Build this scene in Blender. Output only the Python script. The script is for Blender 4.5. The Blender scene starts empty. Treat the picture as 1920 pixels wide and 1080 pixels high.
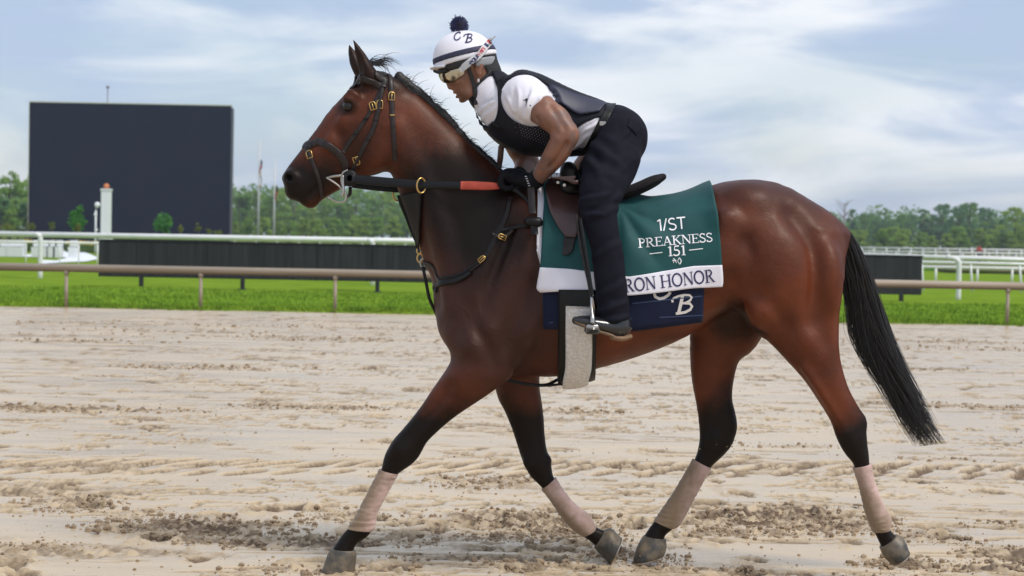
import bpy, bmesh, math, random
import numpy as np
from mathutils import Vector, Matrix
from mathutils.bvhtree import BVHTree
from mathutils import noise as mnoise

rng = np.random.default_rng(151)
random.seed(151)
SC = bpy.context.scene
COL = SC.collection

# ------------------------------------------------------------------ camera
CAM = np.array([0.0, -7.0, 1.35]); FPX = 3220.0
PITCH = math.atan(92.0 / FPX); ROLL = 0.0192
_f = np.array([0, math.cos(PITCH), -math.sin(PITCH)])
_r0 = np.array([1.0, 0, 0]); _u0 = np.array([0, math.sin(PITCH), math.cos(PITCH)])
_r = _r0 * math.cos(ROLL) + _u0 * math.sin(ROLL)
_u = -_r0 * math.sin(ROLL) + _u0 * math.cos(ROLL)
cam_data = bpy.data.cameras.new('camera'); cam = bpy.data.objects.new('camera', cam_data); COL.objects.link(cam)
cam.matrix_world = Matrix(((_r[0], _u[0], -_f[0], CAM[0]), (_r[1], _u[1], -_f[1], CAM[1]), (_r[2], _u[2], -_f[2], CAM[2]), (0, 0, 0, 1)))
cam_data.sensor_width = 36.0; cam_data.lens = FPX / 1920 * 36.0
cam_data.clip_start = 0.1; cam_data.clip_end = 5000
cam_data.dof.use_dof = True; cam_data.dof.focus_distance = 6.9; cam_data.dof.aperture_fstop = 5.0
SC.camera = cam

# ------------------------------------------------------------------ world, sun, exposure
SUN_EL, SUN_AZ = math.radians(54), math.radians(34)      # azimuth from +X towards the viewer side (-Y)
_s = np.array([math.cos(SUN_EL) * math.cos(SUN_AZ), -math.cos(SUN_EL) * math.sin(SUN_AZ), math.sin(SUN_EL)])
sun_d = bpy.data.lights.new('sun', 'SUN'); sun_d.energy = 2.3; sun_d.angle = math.radians(15); sun_d.color = (1.0, 0.95, 0.88)
sun = bpy.data.objects.new('sun', sun_d); COL.objects.link(sun); sun.location = (6, -8, 20)
sun.rotation_euler = Vector((-_s[0], -_s[1], -_s[2])).to_track_quat('-Z', 'Y').to_euler()

W = bpy.data.worlds.new('World'); SC.world = W; W.use_nodes = True
wn, wl = W.node_tree.nodes, W.node_tree.links
wn.clear()
def _n(t, **k):
    o = wn.new(t)
    for a, b in k.items(): setattr(o, a, b)
    return o
wout = _n('ShaderNodeOutputWorld'); wbg = _n('ShaderNodeBackground'); wl.new(wbg.outputs[0], wout.inputs[0])
sky = _n('ShaderNodeTexSky', sky_type='NISHITA'); sky.sun_disc = False
sky.sun_elevation = SUN_EL; sky.sun_rotation = math.radians(90) + SUN_AZ
sky.air_density = 1.0; sky.dust_density = 1.0; sky.ozone_density = 1.2
skys = _n('ShaderNodeMix', data_type='RGBA', blend_type='MULTIPLY'); skys.inputs[0].default_value = 1.0
wl.new(sky.outputs[0], skys.inputs[6]); skys.inputs[7].default_value = (0.115, 0.115, 0.115, 1)
tc = _n('ShaderNodeTexCoord')
def cloud(scale, sx, sz, detail, rough, lo, hi, seed):
    mp = _n('ShaderNodeMapping'); mp.inputs['Scale'].default_value = (sx, sx * .6, sz); mp.inputs['Location'].default_value = (seed, seed * .7, seed * .3)
    mp.inputs['Rotation'].default_value = (0, math.radians(5), 0)
    wl.new(tc.outputs['Generated'], mp.inputs['Vector'])
    nz = _n('ShaderNodeTexNoise'); nz.inputs['Scale'].default_value = scale; nz.inputs['Detail'].default_value = detail; nz.inputs['Roughness'].default_value = rough
    nz.inputs['Distortion'].default_value = 0.5
    wl.new(mp.outputs[0], nz.inputs['Vector'])
    mr = _n('ShaderNodeMapRange'); mr.interpolation_type = 'SMOOTHSTEP'; mr.inputs[1].default_value = lo; mr.inputs[2].default_value = hi
    wl.new(nz.outputs['Fac'], mr.inputs[0])
    return mr.outputs[0]
c1 = cloud(1.0, 4.0, 15.0, 5, .5, .36, .64, 3.1)
c2 = cloud(1.0, 6.0, 26.0, 6, .52, .38, .63, 8.4)
grey = _n('ShaderNodeMix', data_type='RGBA'); wl.new(c2, grey.inputs[0])
grey.inputs[6].default_value = (.43, .53, .71, 1); grey.inputs[7].default_value = (.86, .88, .92, 1)
mixw = _n('ShaderNodeMix', data_type='RGBA')
cm = _n('ShaderNodeMath', operation='MULTIPLY_ADD'); wl.new(c1, cm.inputs[0]); cm.inputs[1].default_value = .50; cm.inputs[2].default_value = .48
wl.new(cm.outputs[0], mixw.inputs[0]); wl.new(skys.outputs[2], mixw.inputs[6]); wl.new(grey.outputs[2], mixw.inputs[7])
wl.new(mixw.outputs[2], wbg.inputs[0]); wbg.inputs[1].default_value = 1.0

SC.view_settings.view_transform = 'Standard'; SC.view_settings.look = 'None'
SC.view_settings.exposure = 0.22; SC.view_settings.gamma = 1.0; SC.view_settings.use_curve_mapping = False

# ------------------------------------------------------------------ measuring helpers (photo pixel -> point at a known depth)
def U(px, py, Y=0.0):
    d = _f + _r * ((px - 960) / FPX) + _u * ((540 - py) / FPX)
    t = (Y - CAM[1]) / d[1]
    return CAM + d * t
def G(px, py, z=0.0):
    d = _f + _r * ((px - 960) / FPX) + _u * ((540 - py) / FPX)
    t = (z - CAM[2]) / d[2]
    return CAM + d * t
PXM = 7.0 / FPX      # metres per photo pixel at the horse's plane

# ------------------------------------------------------------------ object helpers
def link(o, parent=None):
    COL.objects.link(o)
    if parent is not None: o.parent = parent
    return o
def mesh_np(name, verts, faces, smooth=True):
    verts = np.ascontiguousarray(verts, dtype=np.float32)
    me = bpy.data.meshes.new(name)
    if isinstance(faces, np.ndarray):
        nf, k = faces.shape
        me.vertices.add(len(verts)); me.vertices.foreach_set('co', verts.ravel())
        me.loops.add(nf * k); me.loops.foreach_set('vertex_index', np.ascontiguousarray(faces, dtype=np.int32).ravel())
        me.polygons.add(nf); me.polygons.foreach_set('loop_start', np.arange(0, nf * k, k, dtype=np.int32))
        me.update(calc_edges=True); me.validate()
    else:
        me.from_pydata(verts.tolist(), [], [list(f) for f in faces]); me.update()
    me.polygons.foreach_set('use_smooth', np.full(len(me.polygons), smooth, dtype=bool))
    return me
def obj(name, me, material=None, parent=None, label=None, cat=None, group=None, kind=None):
    o = bpy.data.objects.new(name, me); link(o, parent)
    if material is not None and me is not None:
        me.materials.clear(); me.materials.append(material)
    return tag(o, label, cat, group, kind)
def tag(o, label=None, cat=None, group=None, kind=None):
    if label: o['label'] = label
    if cat: o['category'] = cat
    if group: o['group'] = group
    if kind: o['kind'] = kind
    return o
def thing(name, loc, label, cat, group=None):
    o = bpy.data.objects.new(name, None); o.empty_display_size = .1; link(o); o.location = [float(c) for c in loc]
    bpy.context.view_layer.update() if False else None
    return tag(o, label, cat, group)
def part(name, me, material, root, **k):
    """a child whose mesh is given in world coordinates"""
    o = obj(name, me, material, root, **k)
    m = Matrix.Identity(4)
    r = root
    while r is not None:
        m = Matrix.Translation(r.location) @ m if False else m
        r = r.parent
    off = Vector((0, 0, 0)); r = root
    while r is not None:
        off += r.location; r = r.parent
    o.location = -off
    return o
def attr(me, name, vals):
    a = me.attributes.new(name, 'FLOAT', 'POINT'); a.data.foreach_set('value', np.ascontiguousarray(vals, dtype=np.float32))
class MB:
    """collects boxes, tubes and plates, then builds one mesh"""
    def __init__(s): s.v = []; s.f = []
    def add(s, v, f):
        b = len(s.v); s.v += [tuple(map(float, p)) for p in v]; s.f += [tuple(b + i for i in q) for q in f]; return s
    def box(s, c, size, rz=0.0, bev=0.0):
        x, y, z = [q / 2 for q in size]; cs, sn = math.cos(rz), math.sin(rz)
        if bev <= 0:
            P = [(i * x, j * y, k * z) for k in (-1, 1) for j in (-1, 1) for i in (-1, 1)]
            F = [(0, 2, 3, 1), (4, 5, 7, 6), (0, 1, 5, 4), (2, 6, 7, 3), (0, 4, 6, 2), (1, 3, 7, 5)]
        else:
            b = min(bev, x * .9, y * .9, z * .9)
            ring = lambda xx, yy, zz, bb: [(xx, yy - bb, zz), (xx - bb, yy, zz), (-xx + bb, yy, zz), (-xx, yy - bb, zz), (-xx, -yy + bb, zz), (-xx + bb, -yy, zz), (xx - bb, -yy, zz), (xx, -yy + bb, zz)]
            P = ring(x - b, y - b, -z, b * .3) + ring(x, y, -z + b, b) + ring(x, y, z - b, b) + ring(x - b, y - b, z, b * .3)
            F = [tuple(range(7, -1, -1)), tuple(range(24, 32))]
            for l in range(3):
                for i in range(8): j = (i + 1) % 8; F.append((l * 8 + i, l * 8 + j, l * 8 + 8 + j, l * 8 + 8 + i))
        return s.add([(c[0] + p[0] * cs - p[1] * sn, c[1] + p[0] * sn + p[1] * cs, c[2] + p[2]) for p in P], F)
    def tube(s, pts, r, n=8, cap=True, flat=1.0):
        pts = [Vector(p) for p in pts]; rs = r if hasattr(r, '__len__') else [r] * len(pts)
        V = []; up = None
        for i, p in enumerate(pts):
            t = (pts[min(i + 1, len(pts) - 1)] - pts[max(i - 1, 0)]).normalized()
            if up is None: up = Vector((0, 0, 1)) if abs(t.z) < .9 else Vector((1, 0, 0))
            a = t.cross(up).normalized(); up = a.cross(t).normalized()
            for k in range(n):
                q = 2 * math.pi * k / n
                V.append(p + a * math.cos(q) * rs[i] + up * math.sin(q) * rs[i] * flat)
        F = []
        for i in range(len(pts) - 1):
            for k in range(n):
                l = (k + 1) % n; F.append((i * n + k, i * n + l, i * n + n + l, i * n + n + k))
        if cap: F.append(tuple(range(n - 1, -1, -1))); F.append(tuple((len(pts) - 1) * n + k for k in range(n)))
        return s.add(V, F)
    def lathe(s, prof, c, n=16):
        V = []; F = []
        for (r, z) in prof:
            for k in range(n):
                q = 2 * math.pi * k / n; V.append((c[0] + r * math.cos(q), c[1] + r * math.sin(q), c[2] + z))
        for i in range(len(prof) - 1):
            for k in range(n):
                l = (k + 1) % n; F.append((i * n + k, i * n + l, i * n + n + l, i * n + n + k))
        F.append(tuple(range(n - 1, -1, -1))); F.append(tuple((len(prof) - 1) * n + k for k in range(n)))
        return s.add(V, F)
    def mesh(s, name, smooth=False): return mesh_np(name, np.array(s.v), s.f, smooth)

# ------------------------------------------------------------------ material helper
def mat(name, col, rough=.6, col2=None, nscale=8.0, detail=4, bump=0.0, bscale=60.0, stretch=(1, 1, 1), metal=0.0, spec=.5, coat=0.0, sheen=0.0, lo=.35, hi=.65, rvar=0.0, bstretch=None, bdist=0.01):
    m = bpy.data.materials.new(name); m.use_nodes = True
    N, L = m.node_tree.nodes, m.node_tree.links
    b = N['Principled BSDF']
    b.inputs['Base Color'].default_value = (*col, 1); b.inputs['Roughness'].default_value = rough; b.inputs['Metallic'].default_value = metal
    b.inputs['Specular IOR Level'].default_value = spec; b.inputs['Coat Weight'].default_value = coat; b.inputs['Sheen Weight'].default_value = sheen
    t = N.new('ShaderNodeTexCoord')
    if col2 is not None or rvar:
        mp = N.new('ShaderNodeMapping'); mp.inputs['Scale'].default_value = stretch; L.new(t.outputs['Object'], mp.inputs[0])
        nz = N.new('ShaderNodeTexNoise'); nz.inputs['Scale'].default_value = nscale; nz.inputs['Detail'].default_value = detail; nz.inputs['Roughness'].default_value = .6
        L.new(mp.outputs[0], nz.inputs['Vector'])
        mr = N.new('ShaderNodeMapRange'); mr.inputs[1].default_value = lo; mr.inputs[2].default_value = hi; L.new(nz.outputs['Fac'], mr.inputs[0])
        if col2 is not None:
            mx = N.new('ShaderNodeMix'); mx.data_type = 'RGBA'; mx.inputs[6].default_value = (*col, 1); mx.inputs[7].default_value = (*col2, 1)
            L.new(mr.outputs[0], mx.inputs[0]); L.new(mx.outputs[2], b.inputs['Base Color'])
        if rvar:
            ma = N.new('ShaderNodeMath'); ma.operation = 'MULTIPLY_ADD'; L.new(mr.outputs[0], ma.inputs[0]); ma.inputs[1].default_value = rvar; ma.inputs[2].default_value = rough - rvar / 2
            L.new(ma.outputs[0], b.inputs['Roughness'])
    if bump:
        mp2 = N.new('ShaderNodeMapping'); mp2.inputs['Scale'].default_value = bstretch or stretch; L.new(t.outputs['Object'], mp2.inputs[0])
        nb = N.new('ShaderNodeTexNoise'); nb.inputs['Scale'].default_value = bscale; nb.inputs['Detail'].default_value = 3; L.new(mp2.outputs[0], nb.inputs['Vector'])
        bp = N.new('ShaderNodeBump'); bp.inputs['Strength'].default_value = bump; bp.inputs['Distance'].default_value = bdist
        L.new(nb.outputs['Fac'], bp.inputs['Height']); L.new(bp.outputs[0], b.inputs['Normal'])
    return m
def mix_by_attr(m, aname, col_b, rough_b=None, noise_amt=0.25, nscale=25.0):
    """blend the material's colour towards col_b by a vertex attribute, with a broken edge"""
    N, L = m.node_tree.nodes, m.node_tree.links; b = N['Principled BSDF']
    a = N.new('ShaderNodeAttribute'); a.attribute_name = aname
    t = N.new('ShaderNodeTexCoord'); nz = N.new('ShaderNodeTexNoise'); nz.inputs['Scale'].default_value = nscale; nz.inputs['Detail'].default_value = 5; L.new(t.outputs['Object'], nz.inputs['Vector'])
    m1 = N.new('ShaderNodeMath'); m1.operation = 'MULTIPLY_ADD'; L.new(nz.outputs['Fac'], m1.inputs[0]); m1.inputs[1].default_value = noise_amt * 2; m1.inputs[2].default_value = -noise_amt
    # noise only matters where the mask is between 0 and 1
    w1 = N.new('ShaderNodeMath'); w1.operation = 'SUBTRACT'; w1.inputs[0].default_value = 1; L.new(a.outputs['Fac'], w1.inputs[1])
    w2 = N.new('ShaderNodeMath'); w2.operation = 'MULTIPLY'; L.new(a.outputs['Fac'], w2.inputs[0]); L.new(w1.outputs[0], w2.inputs[1])
    w3 = N.new('ShaderNodeMath'); w3.operation = 'MULTIPLY'; L.new(w2.outputs[0], w3.inputs[0]); w3.inputs[1].default_value = 4.0
    w4 = N.new('ShaderNodeMath'); w4.operation = 'MULTIPLY_ADD'; L.new(w3.outputs[0], w4.inputs[0]); L.new(m1.outputs[0], w4.inputs[1]); L.new(a.outputs['Fac'], w4.inputs[2]); w4.use_clamp = True
    mx = N.new('ShaderNodeMix'); mx.data_type = 'RGBA'
    if b.inputs['Base Color'].links: L.new(b.inputs['Base Color'].links[0].from_socket, mx.inputs[6])
    else: mx.inputs[6].default_value = b.inputs['Base Color'].default_value
    mx.inputs[7].default_value = (*col_b, 1); L.new(w4.outputs[0], mx.inputs[0]); L.new(mx.outputs[2], b.inputs['Base Color'])
    if rough_b is not None:
        mf = N.new('ShaderNodeMix'); mf.data_type = 'FLOAT'; L.new(w4.outputs[0], mf.inputs[0])
        if b.inputs['Roughness'].links: L.new(b.inputs['Roughness'].links[0].from_socket, mf.inputs[2])
        else: mf.inputs[2].default_value = b.inputs['Roughness'].default_value
        mf.inputs[3].default_value = rough_b; L.new(mf.outputs[0], b.inputs['Roughness'])
    return m
# ------------------------------------------------------------------ smooth solid modelling: sweeps and ellipsoids blended, then meshed
def catmull(A, sub):
    A = np.asarray(A, float); n = len(A); out = []
    for i in range(n - 1):
        p0, p1, p2, p3 = A[max(i - 1, 0)], A[i], A[i + 1], A[min(i + 2, n - 1)]
        for k in range(sub):
            t = k / sub
            out.append(.5 * (2 * p1 + (p2 - p0) * t + (2 * p0 - 5 * p1 + 4 * p2 - p3) * t * t + (3 * p1 - p0 - 3 * p2 + p3) * t ** 3))
    out.append(A[-1]); return np.array(out)
class Sweep:
    def __init__(s, P, a, b, k=.03, op='u', cap0=None, cap1=None, lat=(0, 1, 0), sub=3, infl=0.0):
        M = np.c_[np.asarray(P, float), np.asarray(a, float), np.asarray(b, float)]
        if sub > 1 and len(M) > 2: M = catmull(M, sub)
        s.P, s.a, s.b = M[:, :3], np.maximum(M[:, 3], .003), np.maximum(M[:, 4], .003)
        s.k, s.op, s.cap0, s.cap1, s.lat, s.infl = k, op, cap0, cap1, np.array(lat, float), infl
        m = max(s.a.max(), s.b.max()) + k + .03 + infl
        s.lo, s.hi = s.P.min(0) - m, s.P.max(0) + m
    def d(s, X):
        X = X.astype(np.float32); P = s.P.astype(np.float32)
        n = len(P) - 1; m = len(X)
        bd = np.full(m, 1e9, np.float32); bi = np.zeros(m, np.int32); bw = np.zeros(m, np.float32)
        for i in range(n):
            A = P[i]; T = P[i + 1] - A; L2 = float(T @ T)
            if L2 < 1e-12: continue
            R = X - A; w = np.clip((R @ T) / L2, 0, 1)
            E = R - w[:, None] * T; e = np.einsum('ij,ij->i', E, E)
            k = e < bd; bd[k] = e[k]; bi[k] = i; bw[k] = w[k]
        T = np.gradient(s.P, axis=0); T /= np.linalg.norm(T, axis=1)[:, None]
        w = bw[:, None]; Tt = T[bi] * (1 - w) + T[bi + 1] * w; Tt /= np.linalg.norm(Tt, axis=1)[:, None]
        La = s.lat - Tt * (Tt @ s.lat)[:, None]; La /= np.linalg.norm(La, axis=1)[:, None]; N = np.cross(Tt, La)
        R = X - (P[bi] * (1 - w) + P[bi + 1] * w)
        a = s.a[bi] * (1 - bw) + s.a[bi + 1] * bw; b = s.b[bi] * (1 - bw) + s.b[bi + 1] * bw
        e0 = (bi == 0) & (bw <= 0); e1 = (bi == n - 1) & (bw >= 1)
        ax = np.where(e0 | e1, np.einsum('ij,ij->i', R, Tt), 0); c = np.minimum(a, b)
        if s.cap0 and s.cap0 > .01: c = np.where(e0, s.cap0, c)
        if s.cap1 and s.cap1 > .01: c = np.where(e1, s.cap1, c)
        flat = np.zeros(len(ax), bool)
        if s.cap0 and s.cap0 <= .01: flat |= e0
        if s.cap1 and s.cap1 <= .01: flat |= e1
        axf = np.abs(ax) - .002; ax = np.where(flat, 0, ax)
        x1 = np.einsum('ij,ij->i', R, N) / a; y1 = np.einsum('ij,ij->i', R, La) / b; z1 = ax / c
        k0 = np.sqrt(x1 * x1 + y1 * y1 + z1 * z1) + 1e-9
        k1 = np.sqrt((x1 / a) ** 2 + (y1 / b) ** 2 + (z1 / c) ** 2) + 1e-9
        d = k0 * (k0 - 1) / k1 - s.infl
        return np.where(flat, np.maximum(d, axf), d)
class Ell:
    def __init__(s, c, r, ang=0.0, k=.03, op='u', infl=0.0, yaw=0.0):
        s.c, s.r, s.k, s.op, s.infl = np.array(c, float), np.array(r, float), k, op, infl
        ca, sa = math.cos(ang), math.sin(ang); Ry = np.array([[ca, 0, -sa], [0, 1, 0], [sa, 0, ca]])
        cy, sy = math.cos(yaw), math.sin(yaw); Rz = np.array([[cy, -sy, 0], [sy, cy, 0], [0, 0, 1]])
        s.M = Rz @ Ry
        m = s.r.max() + k + .03 + infl; s.lo, s.hi = s.c - m, s.c + m
    def d(s, X):
        R = (X - s.c) @ s.M / s.r
        k0 = np.sqrt((R * R).sum(1)) + 1e-9; k1 = np.sqrt(((R / s.r) ** 2).sum(1)) + 1e-9
        return k0 * (k0 - 1) / k1 - s.infl
class Cut:
    """keep the side of a plane that the normal points away from"""
    def __init__(s, p, n, k=.004): s.p = np.array(p, float); s.n = np.array(n, float) / np.linalg.norm(n); s.k = k; s.op = 'i'; s.lo = None
    def d(s, X): return (X - s.p) @ s.n
class Func:
    def __init__(s, fn, op='i', k=.004): s.fn, s.op, s.k, s.lo = fn, op, k, None
    def d(s, X): return s.fn(X)
def smin(a, b, k):
    h = np.maximum(k - np.abs(a - b), 0) / k
    return np.minimum(a, b) - h * h * k * .25
def sdf(prims, X):
    D = np.full(len(X), 1.0)
    for p in prims:
        if p.lo is None: idx = slice(None); Xi = X
        else:
            idx = np.nonzero(((X > p.lo) & (X < p.hi)).all(1))[0]
            if len(idx) == 0: continue
            Xi = X[idx]
        d = p.d(Xi)
        if p.op == 'u': D[idx] = smin(D[idx], d, p.k)
        elif p.op == 's': D[idx] = -smin(-D[idx], d, p.k)
        else: D[idx] = -smin(-D[idx], -d, p.k)
    return D
def polygonise(prims, res, project=1, lo=None, hi=None):
    if lo is None:
        us = [p for p in prims if p.lo is not None and p.op == 'u']
        lo = np.min([p.lo for p in us], 0); hi = np.max([p.hi for p in us], 0)
    C = 4
    nc = np.ceil((hi - lo) / (res * C)).astype(int) + 1
    ax = [lo[i] + (np.arange(nc[i]) + .5) * res * C - res * .5 for i in range(3)]
    Xc = np.stack(np.meshgrid(*ax, indexing='ij'), -1).reshape(-1, 3)
    Dc = sdf(prims, Xc).reshape(nc)
    near = np.abs(Dc) < res * C * 2.4
    nf = nc * C
    V = np.repeat(np.repeat(np.repeat(np.where(Dc < 0, -1.0, 1.0).astype(np.float32), C, 0), C, 1), C, 2)
    ci = np.argwhere(near)
    off = np.stack(np.meshgrid(*[np.arange(C)] * 3, indexing='ij'), -1).reshape(-1, 3)
    fi = (ci[:, None, :] * C + off[None]).reshape(-1, 3)
    V[fi[:, 0], fi[:, 1], fi[:, 2]] = sdf(prims, lo + fi * res)
    ins = V < 0
    cnt = np.zeros(tuple(nf - 1), np.uint8)
    for a in (0, 1):
        for b in (0, 1):
            for c in (0, 1):
                cnt += ins[a:nf[0] - 1 + a, b:nf[1] - 1 + b, c:nf[2] - 1 + c]
    act = np.argwhere((cnt > 0) & (cnt < 8))
    idx = np.full(tuple(nf - 1), -1, np.int32); idx[act[:, 0], act[:, 1], act[:, 2]] = np.arange(len(act))
    S = np.zeros((len(act), 3)); n = np.zeros(len(act))
    cor = [(a, b, c) for a in (0, 1) for b in (0, 1) for c in (0, 1)]
    val = {q: V[act[:, 0] + q[0], act[:, 1] + q[1], act[:, 2] + q[2]].astype(float) for q in cor}
    for q in cor:
        for d in range(3):
            if q[d] == 0:
                r = list(q); r[d] = 1; r = tuple(r); v0, v1 = val[q], val[r]
                m = (v0 < 0) != (v1 < 0)
                t = np.where(m, v0 / np.where(m, v0 - v1, 1), 0)
                P = np.repeat(np.array([q], float), len(act), 0); P[:, d] += t
                S += np.where(m[:, None], P, 0); n += m
    X = lo + (act + S / n[:, None]) * res
    Q = []
    for d in range(3):
        e = [slice(1, nf[i] - 1) for i in range(3)]; e0 = list(e); e1 = list(e); e0[d] = slice(0, nf[d] - 1); e1[d] = slice(1, nf[d])
        A, B = ins[tuple(e0)], ins[tuple(e1)]
        for flip, msk in ((0, A & ~B), (1, ~A & B)):
            ed = np.argwhere(msk)
            if len(ed) == 0: continue
            base = ed + np.array([0 if i == d else 1 for i in range(3)])
            u, v = (d + 1) % 3, (d + 2) % 3
            def cell(du, dv):
                c = base.copy(); c[:, u] -= du; c[:, v] -= dv
                return idx[c[:, 0], c[:, 1], c[:, 2]]
            q = np.stack([cell(1, 1), cell(0, 1), cell(0, 0), cell(1, 0)], 1)
            Q.append(q[:, ::-1] if flip else q)
    Q = np.concatenate(Q); Q = Q[(Q >= 0).all(1)]
    for _ in range(project):
        h = res * .5; D0 = sdf(prims, X); g = np.zeros_like(X)
        for d in range(3):
            e = np.zeros(3); e[d] = h; g[:, d] = (sdf(prims, X + e) - sdf(prims, X - e)) / (2 * h)
        gl = (g * g).sum(1)
        X = X + g * (np.clip(-D0 / np.maximum(gl, .05), -res * .7, res * .7))[:, None] * (gl > .02)[:, None]
    return X, Q
def pairs(L, Y=None, k=.03, op='u', infl=0.0, shrink=0.0, **kw):
    """L: (x1,y1,x2,y2,half_width[,Y]) outline pairs read off the photo -> a sweep with true sizes"""
    P, a, b = [], [], []
    for e in L:
        y = e[5] if len(e) > 5 else Y
        p, q = U(e[0], e[1], y), U(e[2], e[3], y)
        P.append((p + q) / 2); a.append((q - p) / 2); b.append(e[4] - shrink)
    if len(P) > 1:
        T = np.gradient(np.array(P), axis=0); T /= np.linalg.norm(T, axis=1)[:, None]
        a = [np.linalg.norm(np.cross(t, v)) * .85 + np.linalg.norm(v) * .15 - shrink for t, v in zip(T, a)]
    else: a = [np.linalg.norm(v) - shrink for v in a]
    return Sweep(P, a, b, k, op, infl=infl, **kw)
def ell(px, py, Y, rx, ry, rz, ang=0.0, **kw):
    return Ell(U(px, py, Y), (rx, ry, rz), ang, **kw)
# value noise in numpy
_perm = rng.random((64, 64, 64)).astype(np.float32)
def vnoise3(X):
    i = np.floor(X).astype(int); f = X - i; f = f * f * (3 - 2 * f); r = 0
    for a in (0, 1):
        for b in (0, 1):
            for c in (0, 1):
                w = (f[:, 0] if a else 1 - f[:, 0]) * (f[:, 1] if b else 1 - f[:, 1]) * (f[:, 2] if c else 1 - f[:, 2])
                r = r + w * _perm[(i[:, 0] + a) % 64, (i[:, 1] + b) % 64, (i[:, 2] + c) % 64]
    return r
def fbm3(X, oct=4, gain=.5):
    r, A, t = 0, 1.0, 0
    for o in range(oct): r = r + A * vnoise3(X * 2 ** o + 17.3 * o); t += A; A *= gain
    return r / t
# ================================================================== the setting
def vnoise2(x, y, seed=0):
    i = np.floor(x).astype(int); j = np.floor(y).astype(int); f = x - i; g = y - j; f = f * f * (3 - 2 * f); g = g * g * (3 - 2 * g)
    t = lambda a, b: _perm[(i + a) % 64, (j + b) % 64, (seed * 7 + (i + a) // 64 * 3 + (j + b) // 64 * 5) % 64]
    return (t(0, 0) * (1 - f) + t(1, 0) * f) * (1 - g) + (t(0, 1) * (1 - f) + t(1, 1) * f) * g
def fbm2(x, y, o=4, seed=0, gain=.5):
    r, A, s = 0, 1.0, 0
    for k in range(o): r = r + A * vnoise2(x * 2 ** k + 3.7 * k, y * 2 ** k + 9.1 * k, seed + k); s += A; A *= gain
    return r / s
def ss(a, b, x): t = np.clip((x - a) / (b - a), 0, 1); return t * t * (3 - 2 * t)
RAIL_Y = 23.0
# churned places in the sand: (px, py, half length m, half depth m, strength)
CHURN = [(300,990,.28,.16,.9),(420,985,.30,.20,1),(520,1015,.34,.16,1),(360,1010,.20,.10,.7),(90,1025,.16,.08,.6),(130,945,.20,.20,.7),(640,965,.16,.16,.7),(560,1070,.22,.08,.8),
         (960,975,.40,.24,1),(1060,985,.30,.22,1),(1000,1010,.30,.10,.9),(900,1050,.30,.08,.8),(1000,1062,.20,.06,.8),(1140,1035,.14,.12,1),(1190,1045,.16,.10,1),(860,1005,.25,.10,.7),(760,1020,.12,.07,.6),
         (1400,975,.30,.24,1),(1500,965,.34,.26,1),(1570,985,.24,.18,1),(1440,1000,.24,.12,.8),(1330,1000,.12,.10,.6),(1690,1050,.14,.10,1),(1800,1062,.34,.10,1),(1900,1040,.20,.16,.9),(1760,1010,.16,.12,.6),
         (1650,975,.10,.10,.5),(1880,985,.14,.10,.6),(1300,1068,.24,.05,.7),(1420,1075,.16,.05,.7),(700,1068,.14,.06,.6),(250,965,.16,.12,.6),(880,905,.2,.2,.7),(950,900,.12,.14,.6),
         (50,762,.55,.40,.9),(210,768,.55,.35,.9),(60,768,.3,.3,.8),(560,762,.45,.35,.8),(650,764,.30,.35,.8),(1070,770,.35,.35,.8),(430,690,.7,.6,.8),(320,688,.5,.5,.5),(140,640,.9,.7,.6),(620,636,1.2,.8,.6),(50,628,1.4,1.2,.7),(330,620,1.6,.9,.6),(700,615,1.4,.8,.6),
         (560,632,1.0,.8,.6),(190,606,1.6,1.4,.6),(1750,640,1.2,1.0,.6),(1850,655,1.0,.8,.5),(1700,690,.7,.6,.6),(1780,760,.5,.4,.5),(1850,765,.3,.3,.5),(1450,640,1.0,.9,.5),(1480,835,.3,.25,.4),(1760,860,.3,.2,.4)]
CH = [(G(a, b), l, d * (1.0 if b > 860 else .42), s) for a, b, l, d, s in CHURN]
def churn_mask(x, y):
    m = np.zeros_like(x)
    w1 = (fbm2(x * 3.0, y * 2.2, 3, 4) - .5); w2 = (fbm2(x * 3.0, y * 2.2, 3, 9) - .5)
    for c, l, d, s in CH:
        sel = (np.abs(x - c[0]) < 2.3 * l) & (np.abs(y - c[1]) < 2.3 * d)
        if not sel.any(): continue
        r = np.sqrt(((x[sel] - c[0]) / l + w1[sel] * 1.5) ** 2 + ((y[sel] - c[1]) / d + w2[sel] * 1.5) ** 2)
        m[sel] = np.maximum(m[sel], s * (1 - ss(.45, 1.25, r)))
    # streaky bands of loose sand along the track, and small nicks everywhere
    st = fbm2(x * .35, y * 1.7 + .04 * x, 4, 21); m = np.maximum(m, ss(.60, .72, st) * ss(.44, .60, fbm2(x * 1.6, y * 3.2, 3, 31)) * .6)
    return m
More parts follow.
